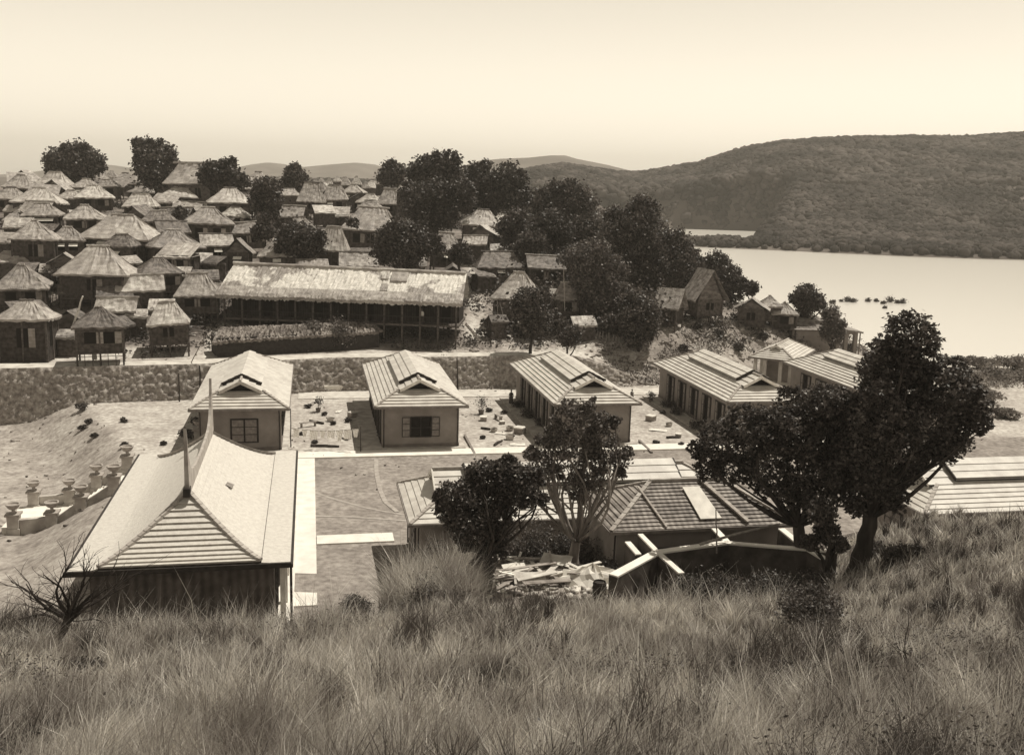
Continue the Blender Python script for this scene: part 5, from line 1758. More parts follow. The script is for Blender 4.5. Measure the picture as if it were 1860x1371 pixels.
def urn_pillar():
    T = thing('urn_pillar', 'x', 'pillar', (0, 0, 0), YAW, 'urn pillars along the stairs')
    mb = MB()
    mb.box(-.34, .34, -.34, .34, -1.6, .95)
    mb.box(-.4, .4, -.4, .4, -1.6, .12)
    mb.build('shaft', M_concd, T)
    MB().box(-.44, .44, -.44, .44, .95, 1.08).build('cap', M_urn, T)
    MB().lathe([(.2, 1.08), (.22, 1.13), (.1, 1.2), (.1, 1.3), (.26, 1.38), (.36, 1.5), (.40, 1.6), (.45, 1.64), (.45, 1.7), (.36, 1.7), (.32, 1.6), (.05, 1.52)], n=20).build('urn', M_urn, T, smooth=False)
    return T
U0 = urn_pillar()
for k, (u_, v_, zz, lab) in enumerate([(0, .08, 0, 'urn pillar at the head of the stairs, on the side near the hall front'), (0, 4.93, 0, 'urn pillar at the head of the stairs, on the far side under the hall eave'),
    (-2.05, .08, -1.3, 'urn pillar on the near parapet, second below the head of the stairs'), (-2.05, 4.93, -1.3, 'urn pillar on the far parapet, second below the head of the stairs'),
    (-3.85, .08, -2.3, 'urn pillar at the foot of the steps on the near parapet'), (-3.85, 4.93, -2.3, 'urn pillar at the foot of the steps on the far parapet'),
    (-6.15, .08, -2.35, 'urn pillar at the outer end of the landing cut by the picture edge'), (-6.15, 4.93, -2.35, 'tall free-standing urn pillar at the far outer corner of the landing')]):
    p_ = A0 + PX * u_ + AX * v_ + Vector((0, 0, zz))
    if k == 0:
        U0.location = p_
        U0['label'] = lab
    else:
        copy_thing(U0, p_, YAW, lab)
# a lone urn behind the hall ridge
c = onz(362, 803, .2)
T = copy_thing(U0, c, YAW, 'urn pillar standing behind the curved roof beside its rear horn')

# ------------------------------------------------------------------ scrap yard and foundation
FT = 5.25
T = thing('concrete_foundation', 'new concrete foundation walls with white tops in the scrap yard', 'foundation', onz(1200, 1002, FT) - Vector((0, 0, 2.2)), 0)
o_ = Vector(T.location)
for i, (pts, w_, top) in enumerate([([(1114, 1046), (1194, 1003)], .40, FT), ([(1194, 1003), (1318, 986)], .36, FT + .003), ([(1318, 986), (1415, 994)], .3, FT), ([(1415, 994), (1520, 1002)], .32, FT - .003),
    ([(1163, 971), (1194, 1003)], .22, FT - .006), ([(1194, 1003), (1238, 1042)], .24, FT - .009), ([(1298, 961), (1320, 984)], .28, FT - .005), ([(1419, 961), (1455, 990)], .3, FT - .008), ([(1455, 990), (1502, 1018)], .32, FT - .012),
    ([(1140, 985), (1160, 1008)], .25, FT - .4)]):
    p0, p1 = onz(*pts[0], top) - o_, onz(*pts[1], top) - o_
    d_ = (p1 - p0).normalized()
    s_ = Vector((-d_.y, d_.x, 0)) * w_ / 2
    mb = MB()
    vs = [p0 - s_, p1 - s_, p1 + s_, p0 + s_]
    vs = vs + [v - Vector((0, 0, 3.2)) for v in vs]
    mb.add(vs, [(0, 1, 2, 3), (7, 6, 5, 4), (0, 4, 5, 1), (1, 5, 6, 2), (2, 6, 7, 3), (3, 7, 4, 0)])
    mb.build('foundation_wall', M_concsh, T)
    cp = MB()  # cap added so the top stays pale above the shade-toned sides
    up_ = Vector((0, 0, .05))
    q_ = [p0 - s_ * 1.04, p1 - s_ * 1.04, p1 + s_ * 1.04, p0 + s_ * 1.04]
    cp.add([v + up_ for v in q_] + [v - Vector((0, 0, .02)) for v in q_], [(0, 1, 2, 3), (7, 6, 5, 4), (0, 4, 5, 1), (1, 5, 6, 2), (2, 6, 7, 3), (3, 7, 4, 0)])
    cp.build('added_pale_cap', M_conc, T)
def gpt(px, py, dz=0.0):
    p_ = hit(px, py, dz)
    return p_
g = np.random.default_rng(77)
BOARDS = [((905, 1045), (1010, 1032)), ((1120, 1082), (1150, 1074)), ((1180, 1052), (1225, 1060)), ((1150, 1078), (1215, 1085)), ((1225, 1052), (1262, 1046)), ((1205, 1068), (1290, 1058)), ((930, 1036), (985, 1012)), ((960, 1020), (990, 1055)), ((905, 1050), (960, 1046)), ((945, 1005), (975, 1000)), ((985, 1040), (1060, 1020)), ((1000, 1048), (1090, 1034)),
          ((1030, 1020), (1075, 1015)), ((918, 1022), (950, 1016)), ((955, 1030), (1000, 1030)), ((975, 1048), (1030, 1060)), ((1040, 1052), (1100, 1050)), ((830, 1030), (862, 1016)), ((836, 1034), (868, 1022)),
          ((842, 1028), (860, 1040)), ((780, 1104), (806, 1092)), ((1060, 1066), (1082, 1040)), ((1100, 1048), (1150, 1056)), ((940, 1062), (1010, 1052)), ((950, 1068), (1040, 1060)), ((1008, 1030), (1030, 1008)), ((925, 1012), (940, 1040)),
          ((1092, 1040), (1130, 1030)), ((1045, 1040), (1070, 1058)), ((1244, 1048), (1338, 1046)), ((966, 1000), (1000, 1006))]
for i, (a_, b_) in enumerate(BOARDS):
    p0, p1 = gpt(*a_, .1), gpt(*b_, .1)
    p0.z += .06 + .2 * g.random()
    p1.z += .06 + .35 * g.random()
    tag(MB().beam(p0, p1, g.uniform(.12, .34), .04).build('board', M_woodp if i % 3 else M_wood), 'loose board lying in the heap of scrap timber', 'board', 'boards in the scrap heap')
for i in range(22):
    px, py = g.uniform(905, 1075), g.uniform(1003, 1058)
    c = gpt(px, py, .1)
    a_ = g.uniform(0, 3.14)
    l_ = g.uniform(.3, 1.3)
    dv = Vector((math.cos(a_) * l_, math.sin(a_) * l_, g.normal() * .2))
    c.z += .15
    tag(MB().beam(c - dv, c + dv, g.uniform(.08, .3), .035).build('board', M_woodp if g.random() < .5 else M_wood), 'loose board lying in the heap of scrap timber', 'board', 'boards in the scrap heap')
def sheet(px, py, w, h, lab, m=M_cloth, tilt=.3, name='sheet', az=.3):
    c = gpt(px, py, .1)
    mb = MB()
    vs = []
    for j in range(5):
        for i in range(6):
            x, y = (i / 5 - .5) * w, (j / 4 - .5) * h
            vs.append((x, y, .1 + tilt * (y + h / 2) + .05 * (g.random() - .5)))
    mb.add(vs, [(j * 6 + i, j * 6 + i + 1, (j + 1) * 6 + i + 1, (j + 1) * 6 + i) for j in range(4) for i in range(5)])
    o = mb.build(name, m)
    o.location = c
    o.rotation_euler = (0, 0, az)
    return tag(o, lab, 'sheet')
sheet(935, 1040, 1.0, .6, 'small bright cloth-like sheet at the left of the scrap heap', tilt=.35)
sheet(1010, 1024, 1.3, .7, 'pale torn sheet in the middle of the scrap heap', M_woodp, .3, az=-.3)
sheet(962, 1058, 1.3, .7, 'pale flat panel low in the scrap heap', M_woodp, .35, az=.1)
sheet(1140, 1062, 1.8, 1.0, 'bright sheet at the foot of the foundation wall', M_cloth, .15, az=.5)
# pale heap of lime and sand
c = gpt(1075, 1058)
mb = MB()
n, k = 22, 7
vs = []
for j in range(k):
    for i in range(n):
        t = 2 * math.pi * i / n
        r_ = (j + .001) / (k - 1)
        rr_ = r_ * (1 + .25 * math.sin(3 * t + 1) + .15 * g.normal() * (r_ > .2))
        vs.append((2.0 * rr_ * math.cos(t), .95 * rr_ * math.sin(t), .75 * (1 - r_ ** 1.3) + .07 * g.normal() * (r_ < .95) - .25 * r_))
mb.add(vs, [(j * n + i, j * n + (i + 1) % n, (j + 1) * n + (i + 1) % n, (j + 1) * n + i) for j in range(k - 1) for i in range(n)])
o = mb.build('rubble_heap', M_conc)
o.location = c
tag(o, 'bright low heap of sand and broken plaster before the foundation', 'rubble heap')
def barrel(px, py, h, r_, lab, m):
    c = gpt(px, py)
    T = thing('barrel', lab, 'barrel', c)
    MB().lathe([(r_ * .85, -.1), (r_ * .95, h * .2), (r_, h * .5), (r_ * .95, h * .8), (r_ * .86, h), (r_ * .78, h), (r_ * .76, h * .85), (.02, h * .84)], n=18).build('body', m, T)
    for q in (.15, .35, .65, .88):
        rq = r_ * (1.0 - .12 * (2 * q - 1) ** 2) + .012
        MB().lathe([(rq, h * q - .025), (rq + .006, h * q), (rq, h * q + .025)], n=18).build('hoop', M_dark, T)
barrel(1193, 1076, .85, .26, 'wooden barrel standing near the end of the foundation wall', M_wood)
barrel(1088, 1088, .75, .28, 'darker barrel at the grass edge below the bright heap', M_bark)
# rounded washtub leaning on its side
c = gpt(1014, 1012)
mb = MB()
n = 24
def rr(t, r_):
    e = 4
    ct, st_ = math.cos(t), math.sin(t)
    k_ = (abs(ct) ** e + abs(st_) ** e) ** (-1 / e)
    return (ct * k_ * r_, st_ * k_ * r_)
rings = []
for r_, dd in ((.45, .28), (.52, 0), (.48, 0), (.40, .24), (.05, .25)):
    rings.append([(rr(2 * math.pi * i / n, r_)[0], dd, .45 + rr(2 * math.pi * i / n, r_)[1] * .8) for i in range(n)])
vs = [v for q in rings for v in q]
mb.add(vs, [(j * n + i, j * n + (i + 1) % n, (j + 1) * n + (i + 1) % n, (j + 1) * n + i) for j in range(4) for i in range(n)])
o = mb.build('washtub', M_metal)
o.location = c
o.rotation_euler = (R(-18), 0, R(8))
tag(o, 'round-cornered washtub tipped on its side at the back of the scrap heap', 'washtub')
# upright pale slab at the left
c = gpt(865, 1086)
mb = MB()
ol = [(-.32, -.3), (.42, -.3), (.36, .25), (.28, .6), (.30, .95), (.12, 1.28), (-.12, 1.2), (-.22, .75), (-.36, .3)]
n = len(ol)
mb.add([(x, -.12, z) for x, z in ol] + [(x * .92, .14, z) for x, z in ol], [tuple(range(n)), tuple(range(2 * n - 1, n - 1, -1))] + [(i + n, (i + 1) % n + n, (i + 1) % n, i) for i in range(n)])
o = mb.build('stone_slab', M_concd)
o.location = c
o.rotation_euler = (R(-8), 0, R(-12))
tag(o, 'broken pale slab standing upright at the left of the scrap heap', 'slab')
def pole(px0, py0, px1, py1, r_, lab, m=M_wood, Y=None, name='pole', group=None, dz=0.0):
    b = gpt(px0, py0, dz) if Y is None else P(px0, py0, Y)
    t = P(px1, py1, b.y)
    mb = MB()
    k = 6
    mb.tube([lerp(b - Vector((0, 0, .3)), t, i / k) + Vector((g.normal(), g.normal(), 0)) * r_ * .25 for i in range(k + 1)], [r_ * (1 - .35 * i / k) for i in range(k + 1)], 7)
    return tag(mb.build(name, m), lab, 'pole', group)
pole(1088, 1022, 1116, 908, .075, 'thick leaning pole in front of the left hip of the rough tiled roof')
pole(1100, 1000, 1128, 922, .03, 'thin leaning stick beside the thick leaning pole')
pole(1176, 1000, 1175, 944, .05, 'short post by the corner of the foundation')
pole(1202, 1062, 1200, 978, .06, 'upright post in front of the joint of the foundation walls')
pole(1303, 992, 1301, 925, .035, 'thin stick standing before the pale sheet on the tiled roof', Y=39.5)
p0, p1 = P(1271, 988, 38.6), P(1416, 951, 41.0)
tag(MB().tube([p0, lerp(p0, p1, .5) + Vector((0, 0, .04)), p1], [.06, .055, .045], 7).build('pole', M_bamboo), 'long pole lying slantwise over the foundation to the tiled roof corner', 'pole')

# ------------------------------------------------------------------ poles and ladders in the village
pole(906, 604, 903, 546, .05, 'left of two leaning bamboo poles before the tattered bright hut', M_bamboo, Y=gpt(915, 604).y - .2)
pole(921, 602, 907, 545, .05, 'right of two leaning bamboo poles before the tattered bright hut', M_bamboo, Y=gpt(915, 604).y - .4)
pole(1022, 598, 1018, 546, .06, 'tall bamboo pole under the small half hidden hut', M_bamboo)
pole(1026, 560, 1024, 490, .06, 'pale pole rising behind the small half hidden hut', M_bamboo, Y=112)
pole(127, 600, 150, 538, .11, 'pale plank pole leaning over the ramshackle dark hut', M_woodp, Y=gpt(127, 630).y)
pole(343, 660, 372, 610, .05, 'thin slanting pole beside the path below the patched thatch', M_wood)
pole(326, 728, 325, 678, .07, 'dark post against the stone wall left of the first barracks', M_bark, Y=88)
pole(363, 716, 363, 664, .09, 'thick dark post against the stone wall at the first barracks roof', M_bark, Y=89)
pole(832, 712, 830, 650, .09, 'dark post against the stone wall right of the second barracks', M_bark, Y=96)
pole(528, 813, 528, 742, .05, 'tall thin washing-line pole at the right corner of the first barracks', M_dark, name='line_pole')
pole(655, 822, 655, 775, .04, 'short washing-line pole in the shade of the second barracks', M_dark, name='line_pole')
pole(1402, 520, 1338, 560, .03, 'bare stick rising beside the rounded tree over the water', M_bark, Y=131) if False else None
def fence(pts, h, lab, m=M_bamboo, step=.35):
    ps = [hit(a, b, 0) for a, b in pts]
    T = thing('stick_fence', lab, 'fence', ps[0])
    o_ = Vector(ps[0])
    gg = np.random.default_rng(int(pts[0][0]))
    for a, b in zip(ps[:-1], ps[1:]):
        l_ = (b - a).length
        k = min(40, max(3, int(l_ / step)))
        pk = MB()
        for i in range(k):
            q = lerp(a, b, i / k)
            q.z = gz(q.x, q.y)
            pk.beam(q - o_ - Vector((0, 0, .2)), q - o_ + Vector((gg.normal() * .06, gg.normal() * .06, h * gg.uniform(.75, 1.15))), .07)
        pk.build('pickets', m, T)
        rl = MB()
        for f_ in (.35, .8):
            rl.beam(a - o_ + Vector((0, 0, h * f_)), b - o_ + Vector((0, 0, h * f_)), .05)
        rl.build('rail', M_wood, T)
fence([(78, 560), (120, 552)], 1.1, 'low stick fence behind the woven-walled hut at the left')
fence([(215, 470), (262, 462)], 1.6, 'pale woven fence between the two large pale roofs')
fence([(850, 470), (905, 455)], 1.0, 'stick fence below the bright pyramid-roofed hut')
fence([(845, 520), (880, 518)], 1.0, 'stick fence at the lane right of the long hall')
fence([(975, 612), (1010, 606)], 1.2, 'stick fence on the path right of the small round tree')
fence([(1065, 618), (1130, 628)], .9, 'stick fence under the large trees beside the path')
fence([(1275, 590), (1330, 592)], .8, 'stick fence on the spur before the gable huts')
fence([(30, 640), (75, 625)], 1.0, 'stick fence beside the woven pale wall at the left edge')

# ------------------------------------------------------------------ washing line and yard things
la, lb = onz(528, 745, 3.3), onz(655, 776, 2.3)
la = P(528, 778, onz(528, 813, 0).y)
lb = P(655, 778, onz(655, 822, 0).y)
mb = MB()
mb.tube([lerp(la, lb, i / 10) - Vector((0, 0, .18 * math.sin(math.pi * i / 10))) for i in range(11)], .012, 4)
tag(mb.build('washing_line', M_dark), 'sagging washing line between the first two barracks', 'washing line')
for i, t in enumerate((.08, .2, .33, .46, .58, .7, .82, .93)):
    q = lerp(la, lb, t) - Vector((0, 0, .18 * math.sin(math.pi * t)))
    w_, h_ = g.uniform(.35, .62), g.uniform(.5, .85)
    mb = MB()
    n, k = 5, 4
    vs = []
    for jj in range(k + 1):
        for ii in range(n + 1):
            x = (ii / n - .5) * w_ * (1 - .55 * (jj / k) * (i % 2))
            vs.append((x, .05 * math.sin(ii * 1.7 + jj), -h_ * jj / k))
    mb.add(vs, [(jj * (n + 1) + ii, jj * (n + 1) + ii + 1, (jj + 1) * (n + 1) + ii + 1, (jj + 1) * (n + 1) + ii) for jj in range(k) for ii in range(n)])
    o = mb.build('garment', M_wash)
    o.location = q
    o.rotation_euler = (0, 0, YAW * .3)
    tag(o, 'white cloth drying on the sagging washing line', 'cloth', 'washing on the line')

def yard(kind, px, py, s_, lab):
    c = onz(px, py, 0)
    T = thing(kind, lab, kind.replace('_', ' '), c, g.uniform(0, 3))
    if kind == 'crate':
        MB().box(-s_ / 2, s_ / 2, -s_ / 2, s_ / 2, 0, s_ * .7).build('box', M_wood, T)
        MB().box(-s_ / 2 - .02, s_ / 2 + .02, -s_ / 2 - .02, s_ / 2 + .02, s_ * .58, s_ * .72).build('rim', M_woodp, T)
    elif kind == 'tub':
        MB().lathe([(s_ * .38, 0), (s_ * .5, s_ * .5), (s_ * .46, s_ * .5), (s_ * .36, .08), (.02, .08)], n=16).build('body', M_metal, T)
        for e in (-1, 1):
            MB().box(e * s_ * .5 - .04, e * s_ * .5 + .04, -.1, .1, s_ * .4, s_ * .5).build('handle', M_dark, T)
    elif kind == 'potted_plant':
        MB().lathe([(s_ * .2, 0), (s_ * .28, s_ * .4), (s_ * .24, s_ * .4), (.02, s_ * .36)], n=12).build('pot', M_clay, T)
        V, Fc = leaf_cards(crown_points([(0, 0, s_ * 1.0, s_ * .5, s_ * .5, s_ * .55)], 260, g, .1, .4), .16, g)
        raw_mesh('leaves', V, Fc, M_leaf, T)
    elif kind == 'bench':
        MB().box(-s_ * .7, s_ * .7, -.14, .14, .36, .41).build('seat', M_wood, T)
        for e in (-1, 1):
            MB().box(e * s_ * .55 - .05, e * s_ * .55 + .05, -.12, .12, 0, .36).build('leg', M_wood, T)
    elif kind == 'cloth':
        mb = MB()
        vs = [((i / 4 - .5) * s_ * 1.3, (j / 3 - .5) * s_ * .6, .03 + .07 * g.random()) for j in range(4) for i in range(5)]
        mb.add(vs, [(j * 5 + i, j * 5 + i + 1, (j + 1) * 5 + i + 1, (j + 1) * 5 + i) for j in range(3) for i in range(4)])
        mb.build('fabric', M_cloth, T)
    elif kind == 'log':
        mb = MB()
        mb.tube([(-s_ * .7, 0, .1), (0, .05, .11), (s_ * .7, 0, .09)], [.1, .11, .08], 8)
        mb.build('timber', M_bark, T)
for a_ in [
    ('potted_plant', 578, 748, 1.1, 'tall potted plant in the yard behind the washing line'), ('tub', 600, 765, .8, 'washtub in the yard behind the washing line'), ('bench', 560, 775, 1.4, 'bench beside the first barracks, behind the washing line'),
    ('crate', 640, 757, .8, 'crate at the left wall of the second barracks'), ('cloth', 615, 748, .9, 'white cloth spread on the ground behind the washing line'), ('log', 575, 768, 1.5, 'log on the sand behind the washing line'),
    ('bench', 625, 795, 1.6, 'long low bench in front of the second washing pole'), ('log', 590, 812, 2.0, 'log lying along the walk under the washing line'),
    ('potted_plant', 874, 752, 1.3, 'potted bush at the right back corner of the second barracks yard'), ('crate', 878, 764, .7, 'crate below the potted bush right of the second barracks'), ('bench', 905, 762, 1.2, 'bench in the sandy yard left of the third barracks'),
    ('tub', 897, 784, .8, 'leftmost washtub in the sandy yard left of the third barracks'), ('tub', 926, 782, .9, 'washtub near the shaded wall of the third barracks'), ('crate', 944, 787, 1.0, 'pale crate at the shade line of the third barracks'),
    ('log', 882, 780, .8, 'short log right of the second barracks'), ('tub', 926, 798, 1.0, 'dark tub in the middle of the litter left of the third barracks'), ('cloth', 910, 788, 1.0, 'white cloth among the tubs left of the third barracks'),
    ('log', 905, 806, 1.5, 'log by the walk left of the third barracks'), ('cloth', 940, 808, 1.2, 'pale cloth by the walk left of the third barracks'), ('crate', 912, 770, .5, 'small dark crate in the yard left of the third barracks'),
    ('crate', 1182, 764, .9, 'upright crate in the yard right of the third barracks'), ('cloth', 1195, 782, 1.5, 'large white cloth on the sand right of the third barracks'), ('tub', 1215, 774, .8, 'tub by the white cloth right of the third barracks'),
    ('log', 1222, 796, 1.0, 'dark log on the sand right of the third barracks'), ('crate', 1232, 794, .6, 'small crate by the dark log right of the third barracks'), ('cloth', 1200, 738, 1.0, 'white cloth at the back corner of the fourth barracks'),
    ('potted_plant', 1182, 730, .9, 'potted plant behind the third barracks yard'), ]:
    yard(a_[0], a_[1], a_[2], a_[3] * .78, a_[4])
for px, py, r, lab in [(690, 772, 12, 'bush at the shaded left wall of the second barracks, back end'), (697, 800, 13, 'bush at the shaded left wall of the second barracks, front end'), (945, 742, 12, 'bush at the back corner of the third barracks'),
    (960, 760, 14, 'bush at the shaded doors of the third barracks'), (985, 775, 13, 'bush by the middle doors of the third barracks'), (1212, 742, 11, 'bush at the back doors of the fourth barracks'), (1232, 755, 12, 'bush at the shaded doors of the fourth barracks'),
    (1262, 780, 13, 'bush at the front doors of the fourth barracks'), (345, 800, 16, 'dark bush at the left wall of the first barracks'), (360, 775, 12, 'bush behind the left front corner of the first barracks'), (150, 745, 10, 'low shrub on the upper edge of the left terrace'), (162, 770, 7, 'ragged low shrub at the bend of the left terrace edge'), (150, 782, 6, 'small ragged shrub below the bend of the left terrace edge'), (225, 767, 6, 'lone small dark clump on the left terrace'), (228, 812, 7, 'dark clump beside the top of the stairs'), (296, 808, 5, 'small dark clump left of the first barracks'), (172, 795, 6, 'last ragged shrub along the lower terrace edge')]:
    shrub(lab, px, py, r, n=700, leaf=.17, m=M_leafd, stems=2, h=.9, name='shrub', group='bushes along the barracks walls')
mb = MB()
for (x0, y0, x1, y1) in ((588, 711, 625, 709), (640, 708, 690, 704)):
    a_, b_ = onz(x0, y0, 0), onz(x1, y1, 0)
    mb = MB()
    mb.beam(a_ + Vector((0, 0, .3)), b_ + Vector((0, 0, .25)), .4, .6)
    tag(mb.build('low_wall', M_conc), 'left piece of low pale wall at the foot of the stone wall' if x0 < 600 else 'right piece of low pale wall at the foot of the stone wall', 'wall')
for x0, y0, x1, y1, lab in ((844, 790, 862, 824, 'thin dark drain running from the second barracks corner'), (1161, 800, 1184, 822, 'thin dark drain running from the third barracks corner')):
    a_, b_ = onz(x0, y0, .12), onz(x1, y1, .06)
    tag(MB().beam(a_, b_, .16, .16).build('drain_pipe', M_shut), lab, 'drain')

# ------------------------------------------------------------------ arched building by the water
a_, b_ = P(1440, 600, 121), P(1567, 600, 121)
aw = (b_ - a_).length
z0 = min(gz(a_.x, 121), gz(b_.x, 121))
z0 = max(z0, -1.0)
T = thing('arched_building', 'low tiled building with open arches at the water edge', 'building', (a_.x, 121, z0), R(4))
top = P(1500, 600, 121).z - z0
rz1 = P(1470, 577, 124).z - z0
mb = MB()
courses(mb, (-.4, -.5, top), (aw * .66, -.5, top), (aw * .6, 3.2, rz1), (.8, 3.2, rz1), 7, .06)
courses(mb, (aw * .66, 7, top), (-.4, 7, top), (.8, 3.2, rz1), (aw * .6, 3.2, rz1), 4, .06)
mb.tri((-.4, -.5, top), (.8, 3.2, rz1), (-.4, 7, top))
mb.tri((aw * .66, 7, top), (aw * .6, 3.2, rz1), (aw * .66, -.5, top))
mb.build('roof', M_tileold, T)
mb = MB()
zt = P(1530, 582, 121).z - z0
mb.add([(aw * .62, -.4, top + .3), (aw + .2, -.4, top - .1), (aw + .2, 6, top - .1), (aw * .62, 6, zt + .4), (aw * .62, -.4, top + .1), (aw + .2, -.4, top - .3), (aw + .2, 6, top - .3), (aw * .62, 6, zt + .1)],
       [(0, 1, 2, 3), (7, 6, 5, 4), (0, 4, 5, 1), (1, 5, 6, 2), (2, 6, 7, 3), (3, 7, 4, 0)])
mb.build('porch_roof', M_tileold, T)
MB().box(0, aw * .6, 0, 6.5, -1.5, top).build('wall', M_stucco, T)
px_ = [aw * .68, aw * .80, aw * .94]
for x in px_:
    MB().box(x - .22, x + .22, 0, .5, -2, top - .15).build('pier', M_stucco, T)
for x0, x1 in zip(px_[:-1], px_[1:]):
    mb = MB()
    n = 10
    x0_, x1_ = x0 + .22, x1 - .22
    rad = (x1_ - x0_) / 2
    zc = top - .2 - rad - .25
    for i in range(n):
        t0, t1 = math.pi * i / n, math.pi * (i + 1) / n
        q0 = ((x0_ + x1_) / 2 - rad * math.cos(t0), zc + rad * math.sin(t0))
        q1 = ((x0_ + x1_) / 2 - rad * math.cos(t1), zc + rad * math.sin(t1))
        zt_ = top - .16
        vs = [(q0[0], .02, q0[1]), (q1[0], .02, q1[1]), (q1[0], .02, zt_), (q0[0], .02, zt_), (q0[0], .48, q0[1]), (q1[0], .48, q1[1]), (q1[0], .48, zt_), (q0[0], .48, zt_)]
        mb.add(vs, [(0, 1, 2, 3), (7, 6, 5, 4), (0, 4, 5, 1)])
    mb.build('arch', M_stucco, T)
MB().box(aw - .06, aw + .06, 0, .12, -2, top - .2).build('post', M_wood, T)

# ------------------------------------------------------------------ bare bush and saplings in the grass
def bare(label, base, tips, Y, r0, seed, name='bare_tree', sub=6, cat='tree'):
    g = np.random.default_rng(seed)
    b = P(*base, Y)
    b.z = gz(b.x, b.y)
    T = thing(name, label, cat, b)
    mb = MB()
    fk = P(*tips[0], Y) - b
    pts = limb(mb, (0, 0, -.4), fk, r0 * 1.3, r0 * .7, g, bend=.08, k=6, n=8)
    mb.build('trunk', M_bark, T, smooth=True)
    for tp in tips[1:]:
        mb = MB()
        e = P(*tp, Y) - b
        e.y += g.normal() * .3
        st = lerp(Vector((0, 0, 0)), fk, g.uniform(.75, 1))
        q = limb(mb, st, e, r0 * .4, .012, g, bend=.12, k=6, n=6)
        for s_ in range(sub):
            p0 = q[int(g.integers(1, 6))]
            d_ = (e - st).normalized() + Vector((g.normal(), g.normal() * .7, g.normal() * .6 + .25)) * .7
            p1 = p0 + d_ * g.uniform(.25, .8) * (e - st).length * .6
            qq = limb(mb, p0, p1, .016, .004, g, bend=.1, k=4, n=4)
            for _ in range(3):
                p2 = qq[int(g.integers(1, 4))]
                limb(mb, p2, p2 + d_ * .25 + Vector((g.normal(), g.normal(), g.normal())) * .16, .007, .003, g, k=3, n=4)
        mb.build('branch', M_bark, T)
    return T
bare('bare twiggy bush with thick dark stem in front of the left corner of the hall', (105, 1215), [(125, 1120), (60, 1050), (95, 1030), (130, 1020), (165, 1030), (200, 1045), (225, 1070), (80, 1085), (150, 1060), (185, 1075), (15, 1060), (10, 1135)], 23, .13, 5)
bare('thin leafless sapling at lower right below the glossy round bush', (1535, 1275), [(1537, 1250), (1520, 1170), (1545, 1160), (1560, 1180), (1580, 1200), (1500, 1200)], 17, .018, 6, 'sapling', 2)
bare('second leafless sapling right of the first at lower right', (1660, 1260), [(1662, 1235), (1650, 1170), (1668, 1160), (1640, 1190)], 17.5, .014, 7, 'sapling', 2)
bare('leafless sapling near the right edge of the grass', (1810, 1320), [(1812, 1300), (1800, 1250), (1822, 1255), (1835, 1280)], 15, .014, 8, 'sapling', 2)
bare('thin bare twigs at the left edge of the pale grass in the lower middle', (860, 1250), [(860, 1230), (852, 1150), (870, 1160), (845, 1180)], 19, .012, 9, 'sapling', 2)
tall = np.random.default_rng(9)
def f_tall(X, Y, Z, g):
    px = 930 + 1800 * X / Y
    return ((px > 170) & (px < 620) & (Y > 22) & (Y < 30)) | ((px > 730) & (px < 840) & (Y > 33) & (Y < 37)) | ((px > 1200) & (px < 1480) & (Y > 33) & (Y < 36.4))
grass('tall_grass', 'tall thin seeding grass standing up before the hall and the bushes', 60000, 5, (20, 38, -.55, .3), 1.5, .008, M_grass, 15, lean=(.12, 0), dens=0, filt=lambda X, Y, Z, g: f_tall(X, Y, Z, g) & (g.random(len(X)) < np.where(X < -3, .045, .13)), spread=.15)

